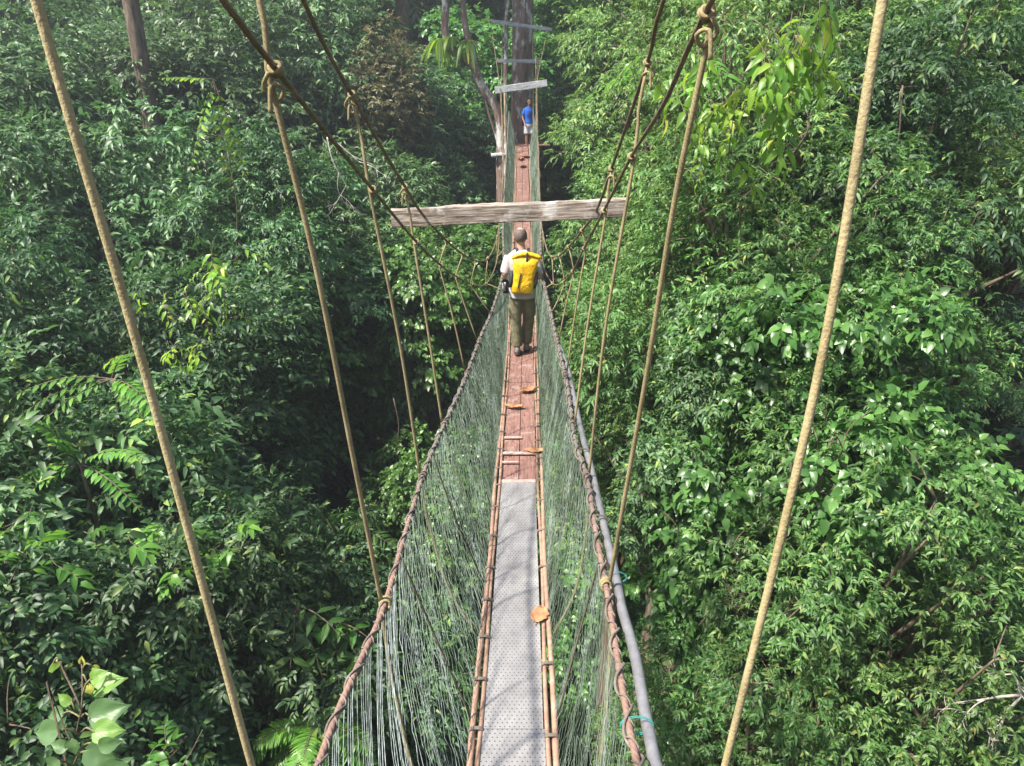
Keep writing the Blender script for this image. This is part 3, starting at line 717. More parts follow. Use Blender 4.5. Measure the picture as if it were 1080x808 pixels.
    fs = [[j * n + k, j * n + (k + 1) % n, (j + 1) * n + (k + 1) % n, (j + 1) * n + k] for j in range(nz - 1) for k in range(n)]
    fs += [list(range(n))[::-1], [(nz - 1) * n + k for k in range(n)]]
    mb = MB(); mb.add(vs, fs); mb.build('bag_body', M['yellow'], bp)
    mb = MB(); mb.tube(spline([(-.16, -.045, .405), (-.05, -.06, .455), (.08, -.06, .46), (.235, -.045, .425)], .03), .020, 10); mb.tube(spline([(-.15, -.03, .425), (.04, -.04, .475), (.22, -.03, .44)], .03), .017, 10); mb.build('roll_top', M['yellow'], bp)
    mb = MB(); mb.box((-.045, -.121, .15), (.016, .012, .19), rot=Matrix.Rotation(R(8), 3, 'Y'), bev=.003); mb.build('zip', M['black'], bp)
    mb = MB(); mb.box((.045, -.088, .425), (.030, .010, .13), bev=.003); mb.build('buckle_strap', M['black'], bp)
    for q in (-1, 1):
        mb = MB(); mb.loft([(q * .165 + .0, -.02, .05, .028, .055), (q * .172 + .01, -.02, .12, .033, .065), (q * .17 + .015, -.02, .24, .026, .055)], 14); mb.build('side_pocket', M['black'], bp)
        mb = MB(); 
        P = spline([(q * .06, .04, .40), (q * .085 - .02, .09, .50), (q * .10 - .03, .20, .46), (q * .13 - .03, .245, .30), (q * .15 - .02, .15, .08), (q * .14, .03, .04)], .03)
        for a_ in (-.014, 0, .014): mb.tube(P + (a_, 0, 0), .0085, 6)
        mb.build('shoulder_strap', M['black'], bp)
    for (xx, zz, w_) in ((.085, .11, .05), (.08, .075, .06), (.09, .125, .03)):
        mb = MB(); mb.box((xx, -.118, zz), (w_, .006, .006)); mb.build('printed_mark', M['yellow_dk'], bp)
    bp.scale = (.97, 1, 1.12); bp.rotation_euler = (0, R(2.5), 0); bp.location.z -= .05
    # small bag at the left hip
    pb = empty('camera_pouch', tuple(np.array(root.location) + (-.235, .03, .98)), "small black and grey pouch hanging at the man's left elbow", 'pouch')
    mb = MB(); mb.loft([(0, 0, -.10, .045, .06), (0, 0, -.07, .060, .075), (0, 0, .02, .058, .07), (0, 0, .07, .04, .06)], 16); mb.build('pouch_body', M['black'], pb)
    mb = MB(); mb.loft([(-.025, -.045, -.06, .03, .04), (-.03, -.05, .0, .034, .045), (-.01, -.04, .06, .025, .035)], 14); mb.build('pouch_flap', M['greybag'], pb)
    mb = MB(); mb.tube(spline([(0, 0, .07), (.05, .0, .25), (.13, -.02, .43), (.19, .03, .50)], .05), .009, 7); mb.build('strap', M['black'], pb)
build_man()

def build_far_person():
    k = .86; root = empty('person', tuple(at(557.5, 157.5, 25.4)), 'distant person in blue T-shirt and white shorts waiting by the far trunk', 'person')
    rz = R(200); root.rotation_euler = (0, 0, rz); root.scale = (k, k, k)
    mb = MB()
    mb.loft([(0, 0, .86, .145, .10), (0, 0, .95, .155, .105), (0, 0, 1.06, .135, .095), (0, .01, 1.22, .15, .10), (0, .01, 1.34, .165, .105), (0, 0, 1.42, .15, .09), (0, 0, 1.47, .08, .07)], 22)
    mb.tube([(0, 0, 1.44), (0, .01, 1.53), (0, .02, 1.58)], .052, 12); head_mb(mb, (0, .03, 1.64), 1.0)
    for q in (-1, 1):
        P = spline([(q * .08, 0, .90), (q * .085, .015, .48), (q * .08, -.01, .08)], .08)
        mb.tube(P, np.interp(np.linspace(0, 1, len(P)), [0, .5, .7, 1], [.085, .054, .054, .036]), 12)
        mb.tube([(q * .08, -.03, .045), (q * .09, .16, .03)], [.034, .028], 10)
        sh = np.array([q * .165, 0, 1.39]); el = np.array([q * .23, -.02, 1.13]); wr = np.array([q * .20, .10, .92]) if q > 0 else np.array([-.24, .16, 1.06])
        P = spline([sh, el, wr], .05); mb.tube(P, np.interp(np.linspace(0, 1, len(P)), [0, .5, 1], [.05, .038, .026]), 12)
        d = (wr - el) / np.linalg.norm(wr - el); hand_mb(mb, wr, d, (0, .4, .9) if q < 0 else (q, 0, 0), (-q, 0, 0) if q < 0 else (0, 1, 0), .95)
    b = mb.build('body', M['skin_tan'], root); person_mods(b, .008, 4)
    mb = MB(); mb.ball((0, -.012, 1.70), (.084, .100, .086), 18, 12); mb.ball((0, -.045, 1.63), (.082, .06, .10), 14, 10); o = mb.build('hair', M['hair'], root); person_mods(o, .012, 1)
    mb = MB(); mb.loft([(0, 0, .90, .172, .125), (0, 0, 1.06, .162, .118), (0, .01, 1.22, .172, .12), (0, .01, 1.34, .182, .125), (0, 0, 1.42, .165, .105), (0, 0, 1.48, .09, .08)], 24)
    for q in (-1, 1): mb.tube([(q * .15, 0, 1.39), (q * .195, -.01, 1.29), (q * .22, -.018, 1.2)], [.068, .064, .066], 12)
    o = mb.build('shirt', M['blue'], root); person_mods(o, .012, 2)
    mb = MB(); mb.loft([(0, 0, .80, .16, .118), (0, 0, .93, .165, .118)], 22)
    for q in (-1, 1): mb.tube([(q * .08, 0, .88), (q * .09, .01, .70), (q * .095, .015, .55)], [.098, .098, .10], 14)
    o = mb.build('shorts', M['white'], root); person_mods(o, .012, 2)
    for q in (-1, 1):
        mb = MB(); mb.loft([(q * .085, .05, .0, .045, .13), (q * .085, .05, .04, .045, .13), (q * .082, 0, .09, .04, .05)], 16); mb.build('shoe', M['sole'], root)
    bg = empty('shoulder_bag', tuple(np.array(root.location) + (-.16, .10, .98 * k)), 'black bag slung across the distant person in blue', 'bag')
    mb = MB(); mb.loft([(0, 0, -.14, .05, .11), (0, 0, .12, .06, .12), (0, 0, .20, .03, .09)], 14); mb.build('bag_body', M['black'], bg)
    mb = MB(); mb.tube(spline([(.02, -.08, .15), (.12, -.23, .18), (.24, -.24, .33), (.30, -.12, .42), (.2, .02, .36), (.04, .05, .2)], .04), .014, 7); mb.build('strap', M['black'], bg)
build_far_person()

# ------------------------------------------------------------------ terrain
def gz(x, y):
    x = np.asarray(x, float); y = np.asarray(y, float)
    z = -15 + 10 * (1 - np.exp(-(x ** 2) / 150)) + 6 * (1 - np.exp(-((y - 9) / 20) ** 2))
    far = np.clip((np.hypot(x, y - 10) - 42) / 60, 0, 1); z = z + 26 * far * far * (3 - 2 * far)
    return z + .5 * np.sin(x * .7 + 1.3) * np.cos(y * .55) + .25 * np.sin(x * 1.9 + y * 1.3)
def terrain():
    g = np.concatenate([-np.geomspace(1500, 60, 14), np.linspace(-55, 65, 121), np.geomspace(70, 1500, 14)])
    X, Y = np.meshgrid(g, g); Z = gz(X, Y); n = len(g)
    V = np.stack([X, Y, Z], -1).reshape(-1, 3); i = np.arange(n - 1)
    a = (i[:, None] * n + i[None]).ravel(); Fc = np.stack([a, a + 1, a + n + 1, a + n], 1)
    o = link('ground', np_mesh('ground', V, Fc, 4, M['ground'], True)); tag(o, 'steep leaf-littered ravine floor and slopes', None, None, 'structure')
terrain()

# ------------------------------------------------------------------ leaves
def norm(a): return a / (np.linalg.norm(a, axis=-1, keepdims=True) + 1e-9)
UPV = np.array([0, 0, 1.0])
def leaves_geo(P, D, Nn, L, W, droop=.18, fold=.25):
    """one folded, drooping leaf per row: base P, direction D, upper-side normal Nn"""
    D = norm(D); S = norm(np.cross(D, Nn)); U = np.cross(S, D); L = L[:, None]; W = W[:, None]
    b = P; q1 = P + D * L * .30 + S * W * .46 + U * W * fold * .5; q2 = P + D * L * .30 - S * W * .46 + U * W * fold * .5
    r1 = P + D * L * .66 + S * W * .36 + U * (W * fold * .35 - L * droop * .35); r2 = P + D * L * .66 - S * W * .36 + U * (W * fold * .35 - L * droop * .35)
    m = P + D * L * .48 - U * L * droop * .08
    t = P + D * L - U * L * droop
    V = np.stack([b, q1, r1, t, r2, q2, m], 1)
    n = len(P); base = np.arange(n)[:, None, None] * 7
    f = np.array([[0, 6, 1], [1, 6, 2], [2, 6, 3], [3, 6, 4], [4, 6, 5], [5, 6, 0]])[None]
    return V.reshape(-1, 3), (base + f).reshape(-1, 3)
def sprays(rg, base, out, n_leaf, tl, L, W, mode, droop=.2):
    """for each twig (base, out) returns leaves along it"""
    n = len(base); out = norm(out); side = norm(np.cross(out, UPV) + rg.normal(0, .05, (n, 3)))
    if mode == 'fan':      # whorl at the twig's end, leaves hanging like fingers
        k = np.arange(n_leaf)[None, :, None]; t = .55 + .45 * (k % 4) / 3 + rg.normal(0, .05, (n, n_leaf, 1))
        ang = (k - (n_leaf - 1) / 2) / n_leaf * 2.7 + rg.normal(0, .22, (n, n_leaf, 1))
        d = out[:, None] * np.cos(ang) + side[:, None] * np.sin(ang); d = d + UPV * rg.normal(-.12, .2, (n, n_leaf, 1))
    else:                  # alternate along the twig
        k = np.arange(n_leaf)[None, :, None]; t = (k + .6) / n_leaf + rg.normal(0, .03, (n, n_leaf, 1))
        sg = np.where(k % 2 == 0, 1.0, -1.0); ang = sg * (1.0 - .7 * t ** 2) + rg.normal(0, .18, (n, n_leaf, 1))
        d = out[:, None] * np.cos(ang) + side[:, None] * np.sin(ang); d = d + UPV * rg.normal(-.15, .2, (n, n_leaf, 1))
    P = base[:, None] + out[:, None] * t * tl - UPV * (t ** 2) * tl * droop
    Nn = norm(UPV + out[:, None] * .45 + rg.normal(0, .33, (n, n_leaf, 3)))
    s = rg.uniform(.65, 1.25, (n, 1)) * rg.uniform(.75, 1.15, (n, n_leaf))
    return leaves_geo(P.reshape(-1, 3), d.reshape(-1, 3), Nn.reshape(-1, 3), (L * s).ravel(), (W * s).ravel(), droop)
def rand_dirs(rg, n): return norm(rg.normal(0, 1, (n, 3)))
PROTO = {}
def crown_proto(name, mat, seed, Rr, flat, n_lump, lump_r, per_lump, n_leaf, tl, L, W, mode, droop=.2, inner=.25):
    """a crown of leafy lumps round the limbs' ends: sprays on each lump's upper and outer side"""
    rg = np.random.default_rng(seed); Vs = []; Fs = []; b = 0
    dirs = rand_dirs(rg, n_lump * 4); dirs = dirs[dirs[:, 2] > -.75][:n_lump]; lumps = dirs * (Rr * rg.uniform(.45, 1.0, (len(dirs), 1)) ** .7) * (1, 1, flat)
    lumps += rg.normal(0, .12 * Rr, lumps.shape)
    for c in lumps:
        lr = lump_r * rg.uniform(.6, 1.35); k = int(per_lump * (lr / lump_r) ** 2)
        d = rand_dirs(rg, k * 3); o = norm(c + (0, 0, .3)); w = d @ norm(o * .8 + UPV * .7); d = d[w > -.25][:k]
        # shelves: foliage gathers in a few tiers
        p = d * lr * rg.uniform(.55, 1.0, (len(d), 1)) * (1, 1, .55)
        tier = lr * .38; p[:, 2] = np.round(p[:, 2] / tier) * tier + rg.normal(0, tier * .16, len(p))
        od = norm(d * (1, 1, .35) + o * (.5, .5, .1) + rg.normal(0, .3, p.shape))
        V, f = sprays(rg, c + p, od, n_leaf, tl * lr / lump_r, L, W, mode, droop); Vs.append(V); Fs.append(f + b); b += len(V)
    ki = int(len(lumps) * per_lump * inner)
    p = rand_dirs(rg, ki) * Rr * rg.uniform(.2, .8, (ki, 1)) * (1, 1, flat); V, f = sprays(rg, p, rand_dirs(rg, ki) * (1, 1, .4), n_leaf, tl, L, W, mode, droop); Vs.append(V); Fs.append(f + b)
    PROTO[name] = (np_mesh(name, np.concatenate(Vs), np.concatenate(Fs), 3, M[mat]), lumps, Rr)
crown_proto('fine_a', 'leaf_fine', 1, 2.05, .9, 62, .52, 62, 8, .19, .100, .034, 'fan', .26, .12)
crown_proto('fine_b', 'leaf_fine', 2, 2.1, 1.0, 74, .46, 50, 8, .18, .092, .034, 'fan', .3, .12)
crown_proto('broad_a', 'leaf_broad', 3, 2.3, .9, 54, .60, 56, 6, .30, .165, .072, 'alt', .22, .12)
crown_proto('broad_b', 'leaf_broad', 4, 2.3, .85, 60, .55, 56, 8, .32, .13, .052, 'alt', .3, .12)
crown_proto('climb', 'leaf_climb', 5, 2.2, .95, 62, .66, 56, 6, .30, .15, .115, 'alt', .25)
crown_proto('far_a', 'leaf_far', 6, 3.2, .8, 84, .85, 52, 7, .44, .24, .085, 'fan', .3)
crown_proto('far_b', 'leaf_far', 7, 3.2, .9, 84, .85, 48, 8, .50, .22, .095, 'alt', .3)
crown_proto('brown', 'leaf_brown', 8, 2.2, .8, 44, .6, 36, 7, .34, .17, .06, 'fan', .2, .05)
TREES = []
def tree(kind, px, py, zc, Rc, label, name='jungle_tree', cat='tree', group=None, flat=1.0, lean=(0, 0)):
    me, lumps, Rr = PROTO[kind]; c = atz(px, py, zc); k = Rc / Rr
    x0, y0 = c[0] + lean[0], c[1] + lean[1]; g0 = float(gz(x0, y0)) - .3
    root = empty(name, (x0, y0, g0), label, cat, group)
    rz = random.uniform(0, 6.28); o = link('crown', me, root); o.location = tuple(c - (x0, y0, g0)); o.rotation_euler = (random.uniform(-.12, .12), random.uniform(-.12, .12), rz); o.scale = (k, k, k * flat)
    # trunk with limbs out to the leafy lumps
    mb = MB(); h = c[2] - g0; top = c - np.array([x0, y0, g0]); rb = max(.09, .035 * h ** .8) * (1 + .25 * random.random())
    tp = spline([(0, 0, 0), (random.uniform(-.15, .15) + top[0] * .3, random.uniform(-.15, .15) + top[1] * .3, h * .35), (top[0] * .7, top[1] * .7, h * .7), top * (1, 1, 1)], .5)
    mb.tube(tp, np.linspace(rb, rb * .4, len(tp)), 8)
    cr, sr = math.cos(rz), math.sin(rz)
    for i, l in enumerate(lumps[:34]):
        q = np.array([l[0] * cr - l[1] * sr, l[0] * sr + l[1] * cr, l[2] * flat]) * k
        a = tp[int(len(tp) * random.uniform(.72, .99))]; e = top + q * 1.02; mid = a * .5 + e * .5 + (0, 0, .15 * k * random.uniform(-1, 1.5))
        P = spline([a, mid, e], .25); mb.tube(P, np.linspace(rb * .28, .008, len(P)), 5)
        for t in range(3):
            d = np.array([random.gauss(0, 1), random.gauss(0, 1), random.gauss(.1, .7)]); d /= np.linalg.norm(d); L = random.uniform(.3, .75) * k
            P2 = spline([e, e + d * L * .5 + (0, 0, .05), e + d * L], .12); mb.tube(P2, np.linspace(.009, .003, len(P2)), 4)
    mb.build('trunk', M['bark'], root); TREES.append(root); return root
T_ = [
 # left bank, low
 ('broad_a', 50, 770, 8.6, 1.8, 'dark broadleaf tree directly behind the large-leaved sapling at bottom left'),
 ('broad_b', 235, 750, 10.0, 2.0, 'dark small-leaved tree behind the foot of the thick left hanger rope'),
 ('broad_b', 385, 770, 11.5, 2.0, 'dark tree low behind the frayed left end of the net, beside the bright fern'),
 ('broad_a', 10, 600, 10.0, 2.2, 'glossy broadleaf tree at the left edge above the large-leaved sapling'),
 ('broad_a', 165, 610, 11.2, 1.9, 'tree with pale green whorls left of the thick left hanger rope, below the fronded sapling'),
 ('broad_b', 310, 650, 12.5, 1.7, 'dark tree between the two left hanger ropes, beneath the black hollow'),
 # left bank, middle
 ('broad_b', 40, 450, 12.2, 2.2, 'dim blue-green tree at the left edge under the row of arching fronds'),
 ('broad_a', 200, 440, 13.0, 1.9, 'dark broadleaf tree the thick left hanger rope crosses at mid height'),
 ('climb', 300, 385, 16.5, 1.9, 'dark round-leaved tree right behind the second left hanger rope, beside the black hollow'),
 ('climb', 455, 350, 17.5, 1.7, 'climber-smothered tree with heart-shaped leaves just left of the man'),
 ('climb', 455, 560, 14.6, 1.3, 'leafy green bush seen at the left net where the hand rope starts its last rise'),
 ('far_a', 20, 300, 15.5, 2.4, 'shadowed tree at the left edge above the arching fronds'),
 ('far_b', 165, 300, 17.5, 2.6, 'dark tree below the dark bare trunk, holding sprigs of yellow young leaves'),
 ('broad_b', 282, 300, 16.0, 2.2, 'bright leafy tree left of the second left hanger rope, at cross beam height'),
 ('far_a', 390, 270, 20.5, 2.4, 'dark layered tree below the left end of the cross beam'),
 ('far_a', 445, 245, 25.0, 2.2, 'dark green tree behind the left half of the cross beam'),
 # left bank, upper
 ('far_b', 30, 150, 21.0, 3.2, 'hazy grey-green tree at the upper left edge, left of the thick hanger rope'),
 ('far_a', 120, 140, 27.0, 3.3, 'hazy tree with a dark straight trunk right of the thick left hanger rope'),
 ('far_b', 225, 130, 23.0, 3.0, 'pale hazy tree with hanging fronds left of the big knot'),
 ('far_a', 330, 110, 25.0, 3.1, 'hazy green tree between the two left main cables'),
 ('brown', 392, 100, 23.5, 1.7, 'tree with sparse brownish olive foliage behind the left main cables'),
 ('far_b', 455, 165, 28.5, 2.6, 'dark drooping-leaved tree left of the forked trunk, beneath the hanging fern'),
 ('far_a', 30, -10, 30.0, 4.0, 'hazy tall tree in the top left corner'),
 ('far_b', 160, -20, 33.0, 4.0, 'hazy tall tree at the top edge right of the thick left hanger rope'),
 ('far_a', 280, -5, 30.0, 4.0, 'hazy tall tree at the top edge behind the knotted left hanger rope'),
 ('far_b', 390, -10, 35.0, 4.2, 'pale hazy tall tree at the top edge above the brownish olive tree'),
 ('far_a', 470, 10, 40.0, 4.0, 'hazy tall tree at the top edge behind the hanging fern'),
 # centre, behind the far trunk
 ('far_b', 560, -20, 40.0, 4.5, 'pale hazy tree at the top edge behind the patchy far trunk'),
 ('climb', 620, 60, 33.0, 3.4, 'tree right of the patchy far trunk and the distant person in blue'),
 ('climb', 605, 180, 32.0, 2.6, 'tree behind the poles right of the far landing'),
 ('climb', 515, 120, 31.0, 3.0, 'green tree filling the gap between the forked trunk and the patchy trunk'),
 ('climb', 668, 262, 24.0, 1.9, 'tree right of the bridge above the man, under the right half of the beam'),
 # right bank, upper
 ('far_a', 672, 135, 25.0, 2.5, 'silvery green tree behind the right upper cable knot'),
 ('fine_a', 688, 15, 23.0, 2.6, 'tree at the top edge just left of the dark right main cable'),
 ('fine_b', 720, 60, 16.0, 2.3, 'sunlit tree between the dark right cable and the hanging yellow-green leaves'),
 ('fine_a', 700, 250, 15.5, 1.8, 'bright yellow-green tree behind the right end of the cross beam'),
 ('fine_b', 685, 330, 17.0, 1.8, 'sunlit tree just right of the man behind the thin right hanger ropes'),
 ('fine_a', 716, 385, 11.5, 1.55, 'sunlit tree behind the second right hanger rope at its middle'),
 ('fine_b', 655, 460, 12.5, 1.4, 'leafy tree behind the pipe at the height of the plate and plank joint'),
 ('broad_b', 735, 490, 9.8, 1.35, 'sunlit bushy tree left of the thick right hanger rope, above the dark gap'),
 ('fine_a', 790, 70, 12.5, 1.9, 'tree carrying the hanging yellow-green leaves'),
 ('fine_b', 790, 215, 11.0, 1.8, 'tree below the hanging yellow-green leaves, left of the thick right hanger rope'),
 ('fine_a', 790, 340, 10.0, 1.7, 'bright tree crossed by the middle of the thick right hanger rope'),
 ('climb', 850, 470, 9.0, 1.5, 'leafy tree with dead twigs right of the thick right hanger rope at mid height'),
 ('climb', 803, 640, 9.6, 1.2, 'tree behind the lower part of the thick right hanger rope, above the pipe end'),
 ('fine_a', 885, 620, 8.2, 1.55, 'bright spreading tree at lower right, right of the thick hanger rope'),
 ('fine_a', 800, 775, 8.2, 1.35, 'tree at the bottom edge right of the foot of the thick right hanger rope'),
 ('fine_b', 930, 775, 7.8, 1.45, 'tree at the bottom edge left of the bare pale twigs'),
 ('fine_a', 925, 80, 13.0, 2.0, 'sunlit tree at the top edge right of the thick right hanger rope'),
 ('broad_b', 945, 220, 10.8, 1.8, 'tall leafy tree right of the thick right hanger rope in its upper half'),
 ('fine_a', 885, 370, 9.4, 1.35, 'sunlit tree just left of the dark hollow at the right edge'),
 ('far_b', 1050, 60, 17.0, 2.5, 'shadowed tree in the top right corner'),
 ('fine_a', 1060, 215, 11.5, 1.6, 'sunlit tree at the right edge above the dark hollow'),
 ('broad_b', 1080, 400, 19.0, 1.9, 'black-green tree inside the dark hollow at the right edge'),
 ('broad_b', 1072, 670, 11.5, 1.4, 'dark bluish tree at the right edge above the bare pale twigs'),
 ('broad_a', 1060, 790, 10.0, 1.6, 'dark tree in the bottom right corner behind the bare pale twigs'),
 ('fine_b', 715, 790, 11.5, 1.2, 'dark leafy tree beside the lowest visible stretch of the pipe'),
 # under the bridge
 ('climb', 525, 700, 16.5, 1.8, 'dark tree seen down through the left net beside the metal plate'),
 ('climb', 600, 660, 17.0, 1.8, 'dark tree seen down through the right net beside the metal plate'),
]
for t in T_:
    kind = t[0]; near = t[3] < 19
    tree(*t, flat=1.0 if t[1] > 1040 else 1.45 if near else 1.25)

# ------------------------------------------------------------------ the forked fig and the big trunk at the far end
def big_trunk():
    c = at(546, 170, 26.3); x, y = c[0], c[1]; g = float(gz(x, y)) - .3
    root = empty('emergent_tree', (x, y, g), 'massive red-brown trunk patched with white lichen at the far end of the bridge', 'tree')
    mb = MB(); n = 22; hs = np.arange(0, 34, .35); vs = []
    for h in hs:
        r = .37 + .5 * math.exp(-h / 2.0) - .003 * h
        for k in range(n):
            a = 2 * math.pi * k / n; w = 1 + .10 * noise.noise(Vector((math.cos(a) * 1.4, math.sin(a) * 1.4, h * .35))) + .045 * math.sin(a * 5 + h * .2) + .03 * noise.noise(Vector((math.cos(a) * 5, math.sin(a) * 5, h * 2)))
            vs.append((r * w * math.cos(a) + .010 * h, r * w * math.sin(a), h))
    fs = [[i * n + k, i * n + (k + 1) % n, (i + 1) * n + (k + 1) % n, (i + 1) * n + k] for i in range(len(hs) - 1) for k in range(n)]
    mb.add(vs, fs)
    me = mb
    for k in range(9):
        a = random.uniform(0, 6.28); h = 26 + k * .9; P = spline([(.2, 0, h), (1.8 * math.cos(a), 1.8 * math.sin(a), h + 1.2), (4.2 * math.cos(a), 4.2 * math.sin(a), h + 2)], .4); mb.tube(P, np.linspace(.14, .03, len(P)), 7)
    mb.build('trunk', M['bark_lichen'], root)
    o = link('crown', PROTO['far_a'][0], root); o.location = (0, 0, 31); o.scale = (1.0, 1.0, .6)
big_trunk()
def fig():
    b = at(528.5, 300, 25.2); g = float(gz(b[0], b[1])) - .3
    root = empty('fig_tree', (b[0], b[1], g), 'leaning forked pale trunk left of the big trunk, its limb bending up and left', 'tree')
    L = lambda px, py, Y=25.2: at(px, py, Y) - np.array([b[0], b[1], g])
    mb = MB()
    P = spline([(0, 0, 0), L(528.5, 300), L(529, 210), L(528, 132), L(520, 108), L(513, 99), L(505, 86), L(500, 70), L(490, 61), L(480, 55), L(473, 47), L(469, 28), L(470, 8), L(468, -40)], .25)
    t = np.linspace(0, 1, len(P)); mb.tube(P, np.interp(t, [0, .5, .75, 1], [.26, .19, .15, .09]) * (1 + .06 * np.sin(t * 90)), 10)
    P = spline([L(501, 72), L(497, 50), L(491, 30), L(489, 10), L(485, -40)], .25); mb.tube(P, np.linspace(.11, .07, len(P)), 8)
    P = spline([L(529, 330, 25.0), L(532, 240, 25.0), L(534, 160, 25.0), L(533, 100, 25.2), L(534, 40, 25.5), L(536, -40, 25.6)], .3); mb.tube(P, .065, 8)
    P = spline([L(528, 160), L(522, 140), L(515, 118), L(512, 104)], .2); mb.tube(P, .045, 6)
    for k in range(6):
        a = random.uniform(-1, 1) * 14; P = spline([L(470, 8), L(470 + a, -12), L(470 + a * 2.5, -40)], .2); mb.tube(P, np.linspace(.05, .02, len(P)), 6)
    mb.build('trunk', M['bark_lichen'], root)
    o = link('crown', PROTO['far_b'][0], root); o.location = tuple(L(430, -190)); o.scale = (.6, .6, .5)
fig()
def strap_leaves(name, spots, mat, label, cat, seed, Lr, Wd, fall=.8):
    rg = np.random.default_rng(seed); V = []; Fc = []; b = 0; c0 = spots[0]
    root = empty(name, tuple(c0), label, cat)
    for c in spots:
        for k in range(15):
            a = rg.uniform(0, 6.28); L = rg.uniform(*Lr); up = rg.uniform(.1, .6); n = 9
            d = np.array([math.cos(a), math.sin(a), 0]); s = np.array([-math.sin(a), math.cos(a), 0])
            for j in range(n):
                t = j / (n - 1); p = c - c0 + d * L * (t * .6) + UPV * L * (up * t - fall * (1 + up) * t * t); w = Wd * math.sin(math.pi * (t * .92 + .04)) ** .7
                V += [p + s * w, p - UPV * w * .3, p - s * w]
            for j in range(n - 1):
                i = b + j * 3; Fc += [[i, i + 1, i + 4, i + 3], [i + 1, i + 2, i + 5, i + 4]]
            b += n * 3
    o = link('fronds', np_mesh(name, np.array(V), np.array(Fc), 4, M[mat], True), root); return root
strap_leaves('birds_nest_fern', [at(476, 40, 25.0), at(463, 42, 24.9), at(492, 44, 25.0)], 'leaf_bright', 'yellow-green fern with strap fronds hanging on the forked limb', 'fern', 3, (.5, 1.25), .05)

# ------------------------------------------------------------------ fronded saplings, ferns, sprigs
def frond_geo(rg, base, d, L, n_pair, ll, lw, arch=.45, tw=None, droopl=.15, up=UPV):
    """pinnate frond: arching stalk with paired leaflets; returns stalk points and leaf arrays"""
    d = norm(np.asarray(d, float)); t = np.linspace(0, 1, 14)[:, None]
    P = base + d * L * t - UPV * (t ** 2) * L * arch; T = norm(np.gradient(P, axis=0)); S = norm(np.cross(T, up))
    k = np.linspace(.16, 1.0, n_pair); ix = k * 13; i0 = np.clip(ix.astype(int), 0, 12); f = (ix - i0)[:, None]
    p = P[i0] * (1 - f) + P[i0 + 1] * f; tt = T[i0]; ss = S[i0]
    pr = []; dr = []; nn = []; sc_l = np.sin(np.clip(k * .85 + .12, 0, 1) * math.pi) ** .5
    for sg in (1, -1):
        pr.append(p); dr.append(tt * .42 + ss * sg * .9 + rg.normal(0, .07, p.shape) - UPV * .12); nn.append(np.cross(ss, tt) + rg.normal(0, .12, p.shape))
    LL = np.concatenate([sc_l, sc_l]) * ll * rg.uniform(.9, 1.1, n_pair * 2)
    V, Fc = leaves_geo(np.concatenate(pr), np.concatenate(dr), np.concatenate(nn), LL, LL * lw, droopl, .2)
    return P, V, Fc
def frond_plant(name, cat, label, px, py, zc, fronds, mat, ll=.15, lw=.42, n_pair=10, seed=1, stem_r=.02, arch=.45, stem_to_ground=True):
    rg = np.random.default_rng(seed); c = atz(px, py, zc); g = float(gz(c[0], c[1])) - .2
    z0_ = g if stem_to_ground else c[2] - .3; root = empty(name, (c[0], c[1], z0_), label, cat); off = np.array([c[0], c[1], z0_])
    st = MB(); top = c - off
    if stem_to_ground: st.tube(spline([(0, 0, 0), (top[0] + .1, .05, top[2] * .5), top], .5), stem_r, 7)
    for (fx, fy, L, a) in fronds:
        # direction from picture-like angles: fx right, fy up, a towards the viewer
        d = np.array([fx, -a, fy]); Lf = L
        P, V, Fc = frond_geo(rg, top, d, Lf, n_pair, ll, lw, arch)
        mb = MB(); mb.tube(P, np.linspace(.010, .003, len(P)), 5); ns = len(mb.f); mb.add(V, Fc.tolist())
        fo = mb.build('frond', M['bark'], root, smooth=False); fo.data.materials.append(M[mat])
        fo.data.polygons.foreach_set('material_index', [0] * ns + [1] * (len(fo.data.polygons) - ns))
    if stem_to_ground: st.build('stem', M['bark'], root)
    return root
frond_plant('frond_sapling', 'sapling', 'sapling with long arching rows of paired leaves at left edge of mid height', 118, 400, 9.3,
    [(-1, .35, 1.25, .3), (-1, .12, 1.2, .5), (-.9, -.1, 1.1, .7), (.7, .2, 1.0, .5), (1, .0, .9, .6), (.4, .8, .9, .2), (.8, -.3, .8, .6)], 'leaf_frond', .17, .42, 11, 11)
frond_plant('frond_sapling', 'sapling', 'sapling with two upright feathery fronds below the arching rows at left', 85, 490, 9.0,
    [(-.35, 1, 1.25, .1), (-.1, 1, .9, .3), (.9, .75, 1.3, .3), (-.9, -.05, 1.0, .6), (.9, .1, 1.0, .5), (-1, .35, .8, .4)], 'leaf_frond', .16, .44, 12, 12)
frond_plant('frond_sapling', 'sapling', 'sapling with narrow arching fronds right of the thick left hanger rope', 195, 500, 10.6,
    [(.6, .9, 1.0, .2), (.9, .3, .9, .5), (.2, 1, .8, .1), (-.3, .8, .7, .2)], 'leaf_frond', .17, .4, 9, 13)
frond_plant('hanging_climber', 'climber', 'climber trailing bright leaf ladders right of the dark bare trunk', 225, 84, 14.0,
    [(.10, -1, 1.75, .2), (-.30, -.9, 1.5, .3), (.28, -1, 1.9, .1), (-.7, .1, .9, .3)], 'leaf_bright', .22, .40, 10, 14, .01, .1, False)
frond_plant('frond_sapling', 'sapling', 'young tree with big drooping leaf whorls between the left hanger ropes low down', 315, 640, 9.4,
    [(-.9, .1, .8, .5), (.8, .3, .7, .5), (0, -.3, .7, .9), (.5, -.5, .7, .7), (-.5, -.6, .7, .7)], 'leaf_climb', .30, .36, 4, 15, .03, .5)
